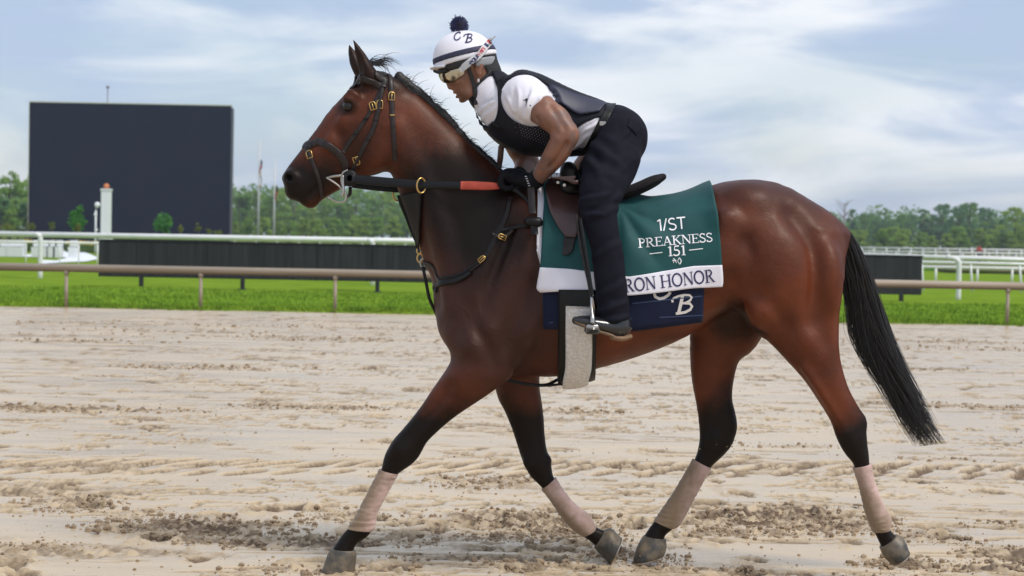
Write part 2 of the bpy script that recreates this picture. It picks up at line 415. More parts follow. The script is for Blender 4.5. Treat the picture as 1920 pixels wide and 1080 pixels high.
def track_height(x, y):
    m = churn_mask(x, y)
    h = .012 * (fbm2(x * .5, y * .9, 3, 1) - .5) + .007 * (fbm2(x * .9, y * 5.0, 3, 2) - .5)          # long smooth harrow ripples
    h += .004 * np.sin(y * 21 + 1.2 * fbm2(x * .4, y * .4, 2, 5) * 6) * ss(.4, .7, fbm2(x * .3, y * .5, 2, 7))
    rough = fbm2(x * 13, y * 13, 4, 11, .72) - .46; lumps = np.maximum(fbm2(x * 30, y * 30, 2, 13) - .50, 0)
    h += .0 + m * (rough * .055 + lumps * .085 - .012)
    # small broken crusts: sharp one-sided steps
    cr = fbm2(x * 2.6 + .5 * y, y * 5.2, 5, 17, .6); e = ss(.530, .545, cr) * (1 - ss(.560, .60, cr)); crm = ss(.44, .56, fbm2(x * .8, y * 1.1, 3, 19))
    h -= e * crm * .026
    dark = e * crm * .95
    cr2 = fbm2(x * 1.1 + 3, y * 7.5, 3, 23); e2 = ss(.61, .635, cr2) * (1 - ss(.66, .70, cr2)) * ss(.46, .60, fbm2(x * .5, y * .8, 3, 29)); h -= e2 * .014; dark = np.maximum(dark, e2 * .8)
    # hoof prints in rough lines along the track
    r = np.random.default_rng(7)
    for k in range(520):
        d_ = 6.4 + 23 * r.random() ** 1.5; cx = (r.random() - .5) * (d_ * .78 + 1.5); cy = d_ - 7 + .0; L, Wd = .055 + .05 * r.random(), .05 + .05 * r.random(); a = r.normal(0, .35); dep = .014 + .026 * r.random()
        sel = (np.abs(x - cx) < 4 * L) & (np.abs(y - cy) < 4 * Wd)
        if not sel.any(): continue
        ddx, ddy = x[sel] - cx, y[sel] - cy; u = (ddx * math.cos(a) + ddy * math.sin(a)) / L; v = (-ddx * math.sin(a) + ddy * math.cos(a)) / Wd; q = np.sqrt(u * u + v * v)
        q = q * (1 + 1.1 * (fbm2(x[sel] * 22, y[sel] * 22, 3, k % 40) - .5))
        h[sel] += -dep * (1 - ss(.55, 1.05, q)) + dep * .40 * np.exp(-((q - 1.2) / .2) ** 2) * (.4 + .6 * (u < 0))
        dark[sel] = np.maximum(dark[sel], (1 - ss(.75, 1.1, q)) * (.55 + .45 * r.random()))
    # two rows of tyre-lug prints across the picture
    for row, (py0, n, sp, ln) in enumerate(((868, 40, .34, .15), (884, 24, .55, .10))):
        for k in range(n):
            px = -60 + 2040 * (k + .3 * r.random()) / n; c = G(px, py0 + .008 * px * (.3 if row else .5) + r.normal(0, 1.5)); a = .95 + r.normal(0, .08); L, Wd = ln * (.7 + .6 * r.random()) , .045
            sel = (np.abs(x - c[0]) < .5) & (np.abs(y - c[1]) < .6)
            if not sel.any(): continue
            ddx, ddy = x[sel] - c[0], y[sel] - c[1]; u = (ddx * math.cos(a) + ddy * math.sin(a)) / (L * 1.7); v = (-ddx * math.sin(a) + ddy * math.cos(a)) / Wd; v = v + .6 * (vnoise2(x[sel] * 12, y[sel] * 12, k % 30) - .5)
            q = np.sqrt(u ** 4 + v ** 2); h[sel] -= .034 * (1 - ss(.5, 1.1, q)); h[sel] += .007 * np.exp(-((v - 1.4) / .4) ** 2) * (np.abs(u) < 1); dark[sel] = np.maximum(dark[sel], (1 - ss(.7, 1.1, q)) * .95)
    return h, np.maximum(m * (.10 + .95 * ss(.38, .60, fbm2(x * 11, y * 11, 4, 41, .7))), dark)
# the near-to-far sheet of sand with real relief
gx = np.r_[np.linspace(-14, -4.2, 170)[:-1], np.linspace(-4.2, 4.2, 700), np.linspace(4.2, 14, 170)[1:]]
gy = [-2.2]
while gy[-1] < RAIL_Y + .25: gy.append(gy[-1] + max(.011, .00024 * (gy[-1] + 7) ** 2.05))
gy = np.array(gy)
XX, YY = np.meshgrid(gx, gy); hh, dk = track_height(XX.ravel(), YY.ravel())
idx = np.arange(XX.size).reshape(XX.shape); q = np.stack([idx[:-1, :-1], idx[:-1, 1:], idx[1:, 1:], idx[1:, :-1]], -1).reshape(-1, 4)
tr_me = mesh_np('track', np.c_[XX.ravel(), YY.ravel(), hh], q); attr(tr_me, 'churn', np.clip(dk, 0, 1))
sand = mat('wet_sand', (.585, .455, .295), .26, col2=(.46, .35, .22), nscale=1.3, detail=7, stretch=(.5, 2.2, 1), lo=.32, hi=.72, rvar=-.24, spec=.5, bump=.22, bscale=70, bstretch=(.7, 1.4, 1), bdist=.005)
mix_by_attr(sand, 'churn', (.115, .072, .040), .85, noise_amt=.5, nscale=45)
obj('track', tr_me, sand, kind='structure')
outer = mesh_np('outer', [(-300, -60, -.06), (300, -60, -.06), (300, RAIL_Y + .2, -.06), (-300, RAIL_Y + .2, -.06)], [(0, 1, 2, 3)], False)
sand2 = mat('wet_sand_plain', (.50, .41, .31), .5, col2=(.42, .335, .245), nscale=1.3, detail=7, stretch=(.5, 2.2, 1))
obj('outer_track', outer, sand2, kind='structure')
# loose clods lying on the churned sand
ico = bmesh.new(); bmesh.ops.create_icosphere(ico, subdivisions=1, radius=1.0); iv = np.array([v.co[:] for v in ico.verts]); if_ = np.array([[l.index for l in f.verts] for f in ico.faces]); ico.free()
cl = []
for c, l, d, s in CH:
    n = int(min(420, 1500 * l * d * 6 * s + 20) * (1 if c[1] < 3 else .45))
    for k in range(n):
        rr = rng.random() ** .5 * 1.5; a = rng.random() * 6.283; cl.append((c[0] + l * rr * math.cos(a), c[1] + d * rr * math.sin(a), (.0030 + .014 * rng.random() ** 5) * (1 + .03 * max(c[1] - 2, 0))))
for k in range(2600):
    d_ = 6.4 + 12 * rng.random() ** 1.7; cl.append(((rng.random() - .5) * (d_ * .7 + .6), d_ - 7, .0025 + .006 * rng.random() ** 3))
for c_, n_, sp_ in ((G(1150, 1050), 130, .16), (G(1205, 1058), 80, .12), (G(1690, 1085), 120, .16), (G(640, 1082), 70, .12)):
    for k in range(n_): cl.append((c_[0] + rng.normal(0, sp_), c_[1] + rng.normal(0, sp_ * .6), .002 + .007 * rng.random() ** 3))
nair = len(cl)
for c_, n_ in ((U(1165, 1035, .14), 150), (U(1705, 1045, -.14), 80), (U(1240, 1040, .14), 50), (U(1380, 780, .14), 40)):
    for k in range(n_): cl.append((c_[0] + rng.normal(0, .07), c_[1] + rng.normal(0, .05), .0012 + .0028 * rng.random() ** 2))
air_z = np.r_[np.zeros(nair), np.concatenate([np.abs(rng.normal(.03, .05, n_)) + z_ for n_, z_ in ((150, 0), (80, .02), (50, 0), (40, .45))])]
cl = np.array(cl); hz, _ = track_height(cl[:, 0].copy(), cl[:, 1].copy())
sc = np.stack([.8 + .5 * rng.random(len(cl)), .8 + .5 * rng.random(len(cl)), .6 + .4 * rng.random(len(cl))], 1) * cl[:, 2:3]
jit = 1 + .35 * (rng.random((len(cl), len(iv))) - .5)
V = iv[None] * jit[..., None] * sc[:, None, :] + np.c_[cl[:, :2], hz + cl[:, 2] * .25 + air_z][:, None, :]
F = (if_[None] + (np.arange(len(cl)) * len(iv))[:, None, None]).reshape(-1, 3)
clod_m = mat('sand_clod', (.36, .265, .17), .85, col2=(.25, .175, .11), nscale=3, bump=.5, bscale=120)
obj('sand_clods', mesh_np('clods', V.reshape(-1, 3), F, False), clod_m, label='loose crumbs and clods of damp sand scattered over the track', cat='sand', kind='stuff')

# ------------------------------------------------------------------ ground beyond the rail
def plane(name, x0, x1, y0, y1, z, m, **k): return obj(name, mesh_np(name, [(x0, y0, z), (x1, y0, z), (x1, y1, z), (x0, y1, z)], [(0, 1, 2, 3)], False), m, **k)
turf = mat('turf', (.215, .320, .032), .9, spec=.0, col2=(.105, .185, .018), nscale=2.4, detail=8, stretch=(.35, 1, 1), lo=.3, hi=.7, bump=.6, bscale=9, bdist=.1)
field = mat('infield', (.12, .17, .04), .9, spec=.0, col2=(.12, .12, .055), nscale=.12, detail=8, stretch=(.5, 1, 1))
plane('ground', -2500, 2500, RAIL_Y - .05, 3500, -.05, field, kind='structure')
gxx = np.linspace(-30, 30, 240); gyy = np.linspace(RAIL_Y + .02, RAIL_Y + 24, 110); XX, YY = np.meshgrid(gxx, gyy)
edge = .22 * (fbm2(XX * 1.3, YY * 0, 3, 3) - .5); YY[:4] += edge[:4]
hz = .03 + .16 * ss(RAIL_Y, RAIL_Y + 5, YY) * 0 + .10 * (fbm2(XX * .45, YY * .6, 4, 8) - .4); hz[0] = -.04
idx = np.arange(XX.size).reshape(XX.shape); q = np.stack([idx[:-1, :-1], idx[:-1, 1:], idx[1:, 1:], idx[1:, :-1]], -1).reshape(-1, 4)
obj('grass_verge', mesh_np('verge', np.c_[XX.ravel(), YY.ravel(), hz.ravel()], q), turf, kind='structure')
plane('turf_course', -60, 60, RAIL_Y + 23.9, 110, -.02, turf, kind='structure')
nb = 60000; bx = (rng.random(nb) - .5) * 27; by = RAIL_Y + .02 + 9.5 * rng.random(nb) ** 1.6; by += .22 * (fbm2(bx * 1.3, by * 0, 3, 3) - .5)
bz = .03 + .10 * (fbm2(bx * .45, by * .6, 4, 8) - .4); hb = (.03 + .035 * rng.random(nb)) * (.6 + .9 * fbm2(bx * 1.2, by * 1.2, 3, 15)); an = rng.random(nb) * 3.1416; wd = .008 + .008 * rng.random(nb); lx, ly = rng.normal(0, .03, nb), rng.normal(0, .03, nb)
B0 = np.c_[bx - wd * np.cos(an), by - wd * np.sin(an), bz - .02]; B1 = np.c_[bx + wd * np.cos(an), by + wd * np.sin(an), bz - .02]; B2 = np.c_[bx + lx, by + ly, bz + hb]
grass_m = mat('grass_blade', (.220, .350, .028), .7, spec=.1, col2=(.100, .195, .018), nscale=2.0, detail=6, lo=.38, hi=.62)
obj('grass', mesh_np('grass', np.stack([B0, B1, B2], 1).reshape(-1, 3), np.arange(nb * 3).reshape(-1, 3), False), grass_m, label='bright green grass growing along the verge behind the tan rail', cat='grass', kind='stuff')

# ------------------------------------------------------------------ fences
tan = mat('tan_rail_paint', (.36, .295, .225), .6, col2=(.27, .215, .16), nscale=1.4, detail=6, stretch=(.4, 1, 3), bump=.1, bscale=20)
lip_brown = mat('brown_lip', (.13, .085, .05), .7)  # darker brown strip along the underside of the rail
white_p = mat('white_plastic', (.80, .80, .80), .35, col2=(.70, .70, .68), nscale=2)
RY = RAIL_Y + .12
def on(px, py, Y): return U(px, py, Y)
r0, r1 = on(0, 499, RY), on(1920, 536, RY); zr = (r0[2] + r1[2]) / 2
fence = thing('track_rail', (0, RY, 0), 'long tan metal rail on thin posts along the inside of the sand track', 'fence')
rail = MB(); rail.tube([(-16, RY, zr), (16, RY, zr)], .078, 16, flat=.78); part('rail', rail.mesh('rail', True), tan, fence)
lip = MB(); lip.box((0, RY + .01, zr - .062), (32, .10, .030)); part('rail_lip', lip.mesh('rail_lip'), lip_brown, fence)
pmb = MB(); pmb.tube([(0, 0, 0), (0, 0, zr - .10)], .031, 10); pmb.tube([(0, 0, zr - .14), (.0, 0, zr - .055)], [.031, .062], 10); post_me = pmb.mesh('post', True)
for k in range(-7, 8):
    xk = on(376, 575, RY)[0] + 2.36 * (k + 3) - .0
    if abs(xk) > 15: continue
    o = obj('post', post_me, tan, fence); o.location = (xk, 0, 0)
def fence_w(label, px0, px1, rails, posts, Y, rr=.05, pr=.03, curved=(), group=None, slant=0.0):
    """rails: (py at px0, py at px1, radius); posts: px list"""
    a = on(px0, rails[0][0], Y); f = thing('running_rail', ((a[0] + on(px1, rails[0][1], Y)[0]) / 2, Y, 0), label, 'fence', group)
    for p0, p1, r in rails:
        part('rail', MB().tube([on(px0, p0, Y), on(px1, p1, Y)], r, 12).mesh('rail', True), white_p, f)
    for p in posts:
        z = on(p, rails[0][0] + (rails[0][1] - rails[0][0]) * (p - px0) / (px1 - px0), Y); part('post', MB().tube([(z[0] - slant, Y, -.05), tuple(z)], pr, 8).mesh('post', True), white_p, f)
    for p, d in curved:
        z = on(p, rails[0][0] + (rails[0][1] - rails[0][0]) * (p - px0) / (px1 - px0), Y); r = .30 * d
        pts = [(z[0] - r, Y - .02, z[2] + .005), (z[0] - r * .45, Y - .05, z[2] - .015), (z[0] - r * .1, Y - .08, z[2] - .08), (z[0], Y - .09, z[2] - .22), (z[0], Y - .09, -.05)]
        part('curved_post', MB().tube(catmull(pts, 4), pr * 1.9, 10).mesh('curved_post', True), white_p, f)
    return f
fence_w('thick white running rail passing above the long dark board, with curved posts', -260, 1300, [(434, 461, .075)], [], 40.0, curved=[(78, .5), (700, .5), (1010, .5)], pr=.035)
fence_w('thinner white rail with slim posts left of the dark board', -200, 186, [(449, 456, .035)], [-110, -20, 49, 112, 148, 183], 52.0, pr=.022)
fence_w('thick white running rail with a curved post at the right edge', 1560, 2200, [(476, 496, .055)], [], 36.0, curved=[(1797, 1.0), (2120, 1.0)], pr=.035)
fence_w('middle white rail on leaning posts behind the right curved post', 1560, 2200, [(488, 501, .045)], [1636, 1728, 1820, 1912, 2004], 44.0, pr=.035, slant=-.08)
fence_w('lower white rail on slim posts, third behind the right curved post', 1560, 2200, [(497, 509, .05)], [1677, 1755, 1833, 1898, 1976], 56.0, pr=.045)
fence_w('far white double rail with closely spaced posts below the trees', 1560, 2100, [(470, 478, .07), (477, 484, .05)], list(np.arange(1580, 2100, 25)), 140.0, pr=.06)
fence_w('farthest white rail with short posts along the foot of the woods', 1560, 2100, [(463.5, 472, .09)], list(np.arange(1570, 2100, 23)), 190.0, pr=.08)
fence_w('far white rail seen low between the flagpoles and the horse', 430, 1000, [(446, 457, .10)], list(np.arange(440, 1000, 40)), 150.0, pr=.06)

# ------------------------------------------------------------------ dark advertising boards
board_m = mat('black_board', (.016, .017, .019), .7, spec=.25, col2=(.040, .041, .044), nscale=9, detail=4, stretch=(1, 1, .04), lo=.3, hi=.7)
def board(label, px0, px1, t0, t1, b0, b1, Y, feet):
    A, B, C, D = on(px0, t0, Y), on(px1, t1, Y), on(px1, b1, Y), on(px0, b0, Y)
    r = thing('barrier_board', ((A[0] + B[0]) / 2, Y, 0), label, 'board', 'dark boards behind the tan rail')
    zt, zb = (A[2] + B[2]) / 2, (C[2] + D[2]) / 2
    part('panel', MB().box(((A[0] + B[0]) / 2, Y, (zt + zb) / 2), (B[0] - A[0], .09, zt - zb), bev=.01).mesh('panel'), board_m, r)
    part('cap', MB().box(((A[0] + B[0]) / 2, Y, zt + .012), (B[0] - A[0] + .04, .13, .022)).mesh('cap'), board_m, r)
    n = max(int((B[0] - A[0]) / 1.2), 1)
    for k in range(1, n): part('batten', MB().box((A[0] + (B[0] - A[0]) * k / n, Y - .052, (zt + zb) / 2), (.035, .016, zt - zb - .04)).mesh('batten'), board_m, r)
    for p in feet:
        x = on(p, b0, Y)[0]; part('foot', MB().box((x, Y, zb / 2), (.09, .12, zb), bev=.01).box((x, Y, .03), (.16, .5, .05)).mesh('foot'), board_m, r)
board('long black slatted board behind the rail, left of the horse', 186, 1010, 450, 466, 519, 533, 33.5, (265, 455, 708, 900))
board('short black board behind the rail, just right of the tail', 1420, 1729, 476, 480, 548, 552, 33.5, (1500, 1690))

# ------------------------------------------------------------------ video board, pillar, lamp, flagpoles
SY = 118.0
A, B, C = on(57, 191, SY), on(434, 200, SY), on(246, 452, SY)
zt = (A[2] + B[2]) / 2; W_ = B[0] - A[0]; xc = (A[0] + B[0]) / 2
vb = thing('video_board', (xc, SY, 0), 'huge blank dark video board standing beyond the rails', 'screen')
led = mat('dark_led_face', (.012, .017, .038), .7, spec=.2, col2=(.016, .019, .040), nscale=.5, detail=6, bump=.25, bscale=14, bdist=.02)
part('screen', MB().box((xc, SY, zt / 2 + .3), (W_, .3, zt - .6)).mesh('screen'), led, vb)
part('cabinet', MB().box((xc, SY + 1.0, zt / 2 + .2), (W_ - .2, 1.6, zt - .5)).mesh('cabinet'), mat('cabinet_grey', (.06, .065, .075), .6), vb)
fm = mat('pale_trim', (.50, .49, .40), .5)
part('trim', MB().box((xc, SY, zt + .04), (W_ + .06, .32, .08)).mesh('trim'), fm, vb)
for s in (-1,): part('trim', MB().box((xc + s * (W_ / 2 + .04), SY, zt / 2 + .3), (.035, .32, zt - .6)).mesh('trim'), fm, vb)
part('plinth', MB().box((xc, SY + .4, .3), (W_ * .98, 1.6, .6)).mesh('plinth'), mat('plinth_dark', (.02, .022, .03), .7), vb)
grey_m = mat('grey_metal', (.25, .26, .28), .45, metal=.3); whitem = mat('white_paint', (.72, .73, .74), .45)
p = on(202, 163, 132); q_ = on(202, 192, 132)
mast = thing('mast', (p[0], 132, 0), 'thin grey antenna mast rising behind the top of the video board', 'mast'); part('pole', MB().tube([(p[0], 132, 0), (p[0], 132, p[2])], .05, 8).mesh('pole', True), grey_m, mast); part('sensor', MB().box((p[0], 132, p[2]), (.25, .25, .16), bev=.03).mesh('sensor'), grey_m, mast)
FY = 96.0; b = on(198.5, 440, FY); t = on(199.5, 357, FY); w = 16.5 * (FY + 7) / FPX
pil = thing('finish_post', (b[0], FY, 0), 'white square pillar topped by an orange ball in front of the video board', 'pillar')
part('shaft', MB().box((b[0], FY, t[2] / 2), (w, w, t[2]), bev=.02).mesh('shaft'), whitem, pil)
part('base', MB().box((b[0], FY, .55), (w * 1.45, w * 1.45, 1.3), bev=.08).mesh('base'), whitem, pil)
part('cap', MB().box((b[0], FY, t[2] + .04), (w * 1.16, w * 1.16, .10), bev=.02).mesh('cap'), whitem, pil)
part('ball', MB().lathe([(max(.175 * math.sin(a), 1e-3), -.175 * math.cos(a)) for a in np.linspace(.05, math.pi - .05, 12)], (b[0], FY, t[2] + .24), 18).mesh('ball', True), mat('orange_ball', (.60, .19, .06), .4), pil)
pale_blue = mat('faint_blue_lettering', (.45, .52, .60), .6)
for k, ch in enumerate('FINISH'):     # faint vertical lettering down the shaft
    z = t[2] - .55 - k * .30; part('letter_mark', MB().box((b[0] - .0, FY - w / 2 - .004, z), (.10, .006, .14)).mesh('letter_mark'), pale_blue, pil) if False else None
LY = 92.0; l = on(182.5, 384, LY)
lamp = thing('lamp_post', (l[0], LY, 0), 'slim white lamp post with a round globe beside the finish pillar', 'lamp')
part('pole', MB().tube([(l[0] - .08, LY, 0), (l[0] - .08, LY, l[2] - .25)], .05, 8).mesh('pole', True), whitem, lamp)
glob = lambda r, c: MB().lathe([(max(r * math.sin(a), 1e-3), -r * math.cos(a)) for a in np.linspace(.05, math.pi - .05, 10)], c, 14).mesh('globe', True)
part('globe', glob(.165, (l[0], LY, l[2])), whitem, lamp); part('globe', glob(.10, (l[0] - .10, LY, l[2] - .56)), whitem, lamp); part('globe', glob(.07, (l[0] + .03, LY - .2, l[2] - 1.45)), whitem, lamp)
part('neck', MB().tube([(l[0] - .08, LY, l[2] - .30), (l[0] - .03, LY, l[2] - .14)], .06, 8).mesh('neck', True), grey_m, lamp)
PY = 140.0; pole_m = mat('flagpole_white', (.55, .56, .58), .4)
def furled(px, y0, y1, cols, root, side):
    for k, c in enumerate(cols):
        a, b2 = y0 + (y1 - y0) * k / len(cols), y0 + (y1 - y0) * (k + 1) / len(cols)
        P = [on(px + side * (2 + 1.5 * math.sin(k * 2 + t * 3)), a + (b2 - a) * t, PY) for t in (0, .33, .66, 1)]
        part('flag_cloth', MB().tube(P, [.10 + .05 * math.sin(k + j) for j in range(4)], 7, flat=.6).mesh('flag_cloth', True), c, root)
yel, red_, blk = mat('flag_gold', (.42, .24, .03), .8), mat('flag_red', (.30, .02, .02), .8), mat('flag_black', (.02, .02, .025), .8)
f1 = on(486.5, 263, PY); fp = thing('flagpole', (f1[0], PY, 0), 'taller white flagpole with a furled gold and black flag, left of the horse\'s nose', 'flagpole', 'flagpoles')
part('pole', MB().tube([(f1[0], PY, 0), tuple(f1)], [.11, .06], 10).mesh('pole', True), pole_m, fp); furled(487, 300, 352, [blk, red_, yel, blk, yel], fp, 1)
f2 = on(515.5, 303, PY); fp2 = thing('flagpole', (f2[0], PY, 0), 'shorter white flagpole with a furled dark red flag, nearest the horse\'s nose', 'flagpole', 'flagpoles')
part('pole', MB().tube([(f2[0], PY, 0), tuple(f2)], [.11, .06], 10).mesh('pole', True), pole_m, fp2); furled(516, 350, 388, [blk, red_, red_, blk], fp2, 1)
# white painted emblem on the lawn, flower beds, small white seats
def ground_poly(name, pts, z, m, **k):
    P = [G(a, b_, z) for a, b_ in pts]; return obj(name, mesh_np(name, P, [tuple(range(len(P)))], False), m, **k)
wl_ = mat('white_lawn_paint', (.74, .77, .80), .8)
LZ = .012
ground_poly('lawn_marking', [(22,480),(60,476),(110,471),(135,468.5),(150,470),(165,475),(182,482),(182,486),(160,490),(130,491),(80,494),(72,492),(78,487),(105,488.5),(125,483.5),(118,481.5),(80,481.5),(52,481.5)], LZ, wl_, label='white painted emblem lying on the lawn left of the dark board', cat='lawn marking')
flow = mat('flower_mix', (.62, .55, .10), .8, col2=(.72, .70, .66), nscale=2.2, detail=3, lo=.45, hi=.55)
def leafy(n, c, r, sz, rg, sq=.75):
    d = rg.normal(0, 1, (n, 3)); d /= np.linalg.norm(d, axis=1)[:, None]; R = rg.random(n) ** .4; C = c + d * R[:, None] * r
    a = rg.normal(0, 1, (n, 3)); a /= np.linalg.norm(a, axis=1)[:, None]; b_ = np.cross(a, rg.normal(0, 1, (n, 3))); b_ /= np.linalg.norm(b_, axis=1)[:, None]; s = (sz * (.6 + .8 * rg.random(n)))[:, None]
    V = np.stack([C - a * s * .5, C + b_ * s * .5 * sq, C + a * s * .5, C - b_ * s * .5 * sq], 1).reshape(-1, 3); return V, np.arange(n * 4).reshape(-1, 4)
def leaf_mesh(name, blobs, n, sz, seed, extra=None):
    rg = np.random.default_rng(seed); Vs, Fs, o = [], [], 0; tot = sum(np.prod(b_[1]) ** .67 for b_ in blobs)
    for c, r in blobs:
        m = max(int(n * np.prod(r) ** .67 / tot), 8); V, F = leafy(m, np.array(c), np.array(r), sz, rg); Vs.append(V); Fs.append(F + o); o += len(V)
    return mesh_np(name, np.concatenate(Vs), np.concatenate(Fs), False)
def leaf_mat(name, c1, c2, sc=.5):
    m = mat(name, c1, .7, col2=c2, nscale=sc, detail=5, lo=.35, hi=.65, spec=.0); N, L = m.node_tree.nodes, m.node_tree.links; b_ = N['Principled BSDF']
    tl = N.new('ShaderNodeBsdfTranslucent'); L.new(b_.inputs['Base Color'].links[0].from_socket, tl.inputs[0]); mx = N.new('ShaderNodeMixShader'); mx.inputs[0].default_value = .52
    L.new(b_.outputs[0], mx.inputs[1]); L.new(tl.outputs[0], mx.inputs[2]); L.new(mx.outputs[0], N['Material Output'].inputs['Surface']); return m
bed_soil = mat('bed_green', (.05, .09, .02), .9)
for n_, (x0, x1, y, Y, lab, c1, c2) in enumerate(((-60, 46, 457, 84, 'yellow and white flower bed at the far left behind the slim rail', (.62, .50, .06), (.70, .68, .60)), (44, 116, 447, 100, 'yellow flower bed in front of the video board, left of the pillar', (.66, .52, .04), (.60, .42, .05)), (125, 185, 447, 100, 'pale yellow flower bed directly left of the finish pillar', (.66, .60, .28), (.66, .50, .05)))):
    a, b2 = on(x0, y, Y), on(x1, y, Y); rt = thing('flower_bed', ((a[0] + b2[0]) / 2, Y, 0), lab, 'flower bed', 'flower beds before the screen'); L_ = b2[0] - a[0]
    part('bed', MB().box(((a[0] + b2[0]) / 2, Y, .25), (L_, .9, .5), bev=.08).mesh('bed'), bed_soil, rt)
    part('flowers', leaf_mesh('flowers', [((a[0] + L_ * (k + .5) / 8, Y - .15, .55), (L_ / 14, .4, .18)) for k in range(8)], 900, .10, n_ + 3), mat('petals_%d' % n_, c1, .7, col2=c2, nscale=3, detail=2, lo=.45, hi=.55), rt)
for n_, (px, lab) in enumerate(((6, 'farthest left'), (22, 'second from left'), (37, 'third from left'), (68, 'just left of the thick rail post'), (84, 'just right of the thick rail post'), (97, 'right of the thick post, middle'), (109, 'right of the thick post, last'), (137, 'nearest the finish pillar'))):
    c = on(px, 463, 78); rt = thing('white_bench', (c[0], 78, 0), 'low white seat on the lawn, %s' % lab, 'bench', 'white seats on the lawn')
    part('seat', MB().box((c[0], 78, c[2] * .5), (.40, .40, c[2])).mesh('seat'), whitem, rt); part('back', MB().box((c[0], 78.2, c[2] + .18), (.40, .04, .30)).mesh('back'), whitem, rt)
# ------------------------------------------------------------------ small plants before the screen
g1, g2, g3 = leaf_mat('leaf_bright', (.11, .34, .06), (.06, .20, .04), 2), leaf_mat('leaf_olive', (.26, .28, .07), (.16, .20, .05), 2), leaf_mat('leaf_deep', (.08, .26, .07), (.12, .32, .07), 2)
bark = mat('bark', (.10, .08, .06), .9, bump=.6, bscale=20)
def shrub(px, top, bot, wpx, Y, m, label, cat='shrub', group=None, stem=False, n=700, name='shrub'):
    c = on(px, (top + bot) / 2, Y); s = (Y + 7) / FPX; h = (bot - top) * s; w_ = wpx * s / 2; z0 = on(px, bot, Y)[2]; rg = np.random.default_rng(int(px * 7))
    rt = thing(name, (c[0], Y, 0), label, cat, group); zc = z0 + h / 2
    bl = [((c[0], Y, zc), (w_ * .7, w_ * .7, h * .42))] + [((c[0] + w_ * .75 * rg.normal(0, .5), Y + w_ * rg.normal(0, .4), zc + h * .32 * rg.normal(0, .7)), (w_ * .38, w_ * .38, h * .18)) for k in range(9)]
    part('crown', leaf_mesh('crown', bl, n, max(h * .11, .10), int(px)), m, rt); part('trunk', MB().tube([(c[0], Y, -.05), (c[0] + .03, Y, zc)], [.05, .03], 7).mesh('trunk', True), bark, rt)
shrub(143, 390, 438, 44, 104, g1, 'leafy bright green shrub before the screen, left of the lamp post', group='shrubs before the screen')
shrub(306, 393, 444, 36, 104, g3, 'tall leafy green shrub before the middle of the screen', group='shrubs before the screen')
shrub(146, 417, 440, 16, 102, g2, 'yellowish low shrub at the foot of the bright green one', group='shrubs before the screen', n=300)
for px, t_, b_, w_, lab in ((98, 417, 430, 18, 'small round-headed topiary tree left of the bright green shrub'), (58, 419, 432, 20, 'small olive bush at the lower left corner of the screen'), (338, 422, 436, 12, 'tiny rounded bush right of the tall shrub'), (372, 423, 434, 14, 'small round-headed topiary right of the tall shrub'), (394, 429, 440, 12, 'low olive bush near the lower right corner of the screen'), (410, 432, 443, 20, 'rightmost low bush before the screen'), (14, 420, 433, 44, 'brownish low bush at the far left below the trees')):
    shrub(px, t_, b_, w_, 108, g2, lab, group='small bushes before the screen', n=260, name='bush')
# ------------------------------------------------------------------ trees
def make_tree(seed, h, w, base=.12, n=2600, sz=.42, open_=.0):
    rg = np.random.default_rng(seed); bl = []
    for k in range(26):
        t = rg.random(); zz = h * (base + .06 + (.92 - base) * t); ww = w * (math.sin(math.pi * min(max(.12 + .80 * t, .05), .97)) ** .7) * (.55 + .45 * rg.random()); a = rg.random() * 6.283; R = ww * (.25 + .6 * rg.random())
        r = w * (.20 + .16 * rg.random()) * (1 - .35 * t); bl.append(((R * math.cos(a), R * math.sin(a), min(zz, h - r * .7)), (r, r, r * .75)))
    cr = leaf_mesh('crown', bl, n, sz, seed + 50)
    mb = MB(); mb.tube([(0, 0, 0), (.05, 0, h * .3), (.1, .05, h * .6), (0, 0, h * .85)], [h * .022, h * .017, h * .010, h * .003], 8)
    for k in range(6):
        c = bl[k * 4][0]; mb.tube([(0.05, 0, c[2] * .6), (c[0] * .6, c[1] * .6, c[2] * .85), c], [h * .008, h * .005, h * .002], 5)
    return cr, mb.mesh('trunk', True)
protos = [make_tree(1, 12, 3.6), make_tree(2, 12, 4.4), make_tree(3, 12, 3.0), make_tree(4, 6.5, 3.2, .04), make_tree(5, 6.5, 2.6, .04), make_tree(6, 12, 3.6, .25, 1500, .45)]
t_dark, t_mid, t_lite, t_blue = leaf_mat('foliage_dark', (.15, .28, .07), (.20, .34, .08), .35), leaf_mat('foliage_mid', (.22, .37, .07), (.28, .43, .09), .35), leaf_mat('foliage_light', (.34, .47, .10), (.27, .41, .08), .35), leaf_mat('foliage_blue_green', (.12, .25, .10), (.16, .30, .11), .35)
ORD = 'first second third fourth fifth sixth seventh eighth ninth tenth eleventh twelfth thirteenth fourteenth fifteenth sixteenth seventeenth eighteenth nineteenth twentieth'.split()
def plant_tree(px, top, Y, k, m, label, group, wscale=1.0):
    t = on(px, top, Y); h = t[2]; cr, tk = protos[k]; H = 12 if k in (0, 1, 2, 5) else 6.5; s = h / H
    r = thing('tree', (t[0], Y, -.05), label, 'tree', group); r.rotation_euler.z = random.random() * 6.28; r.scale = (s * wscale, s * wscale, s)
    c = bpy.data.objects.new('crown', cr); link(c, r)
    if len(cr.materials) == 0: cr.materials.append(m)
    c.material_slots[0].link = 'OBJECT'; c.material_slots[0].material = m
    d = bpy.data.objects.new('trunk', tk); link(d, r)
    if len(tk.materials) == 0: tk.materials.append(bark)
    return r
R_ = np.random.default_rng(5)
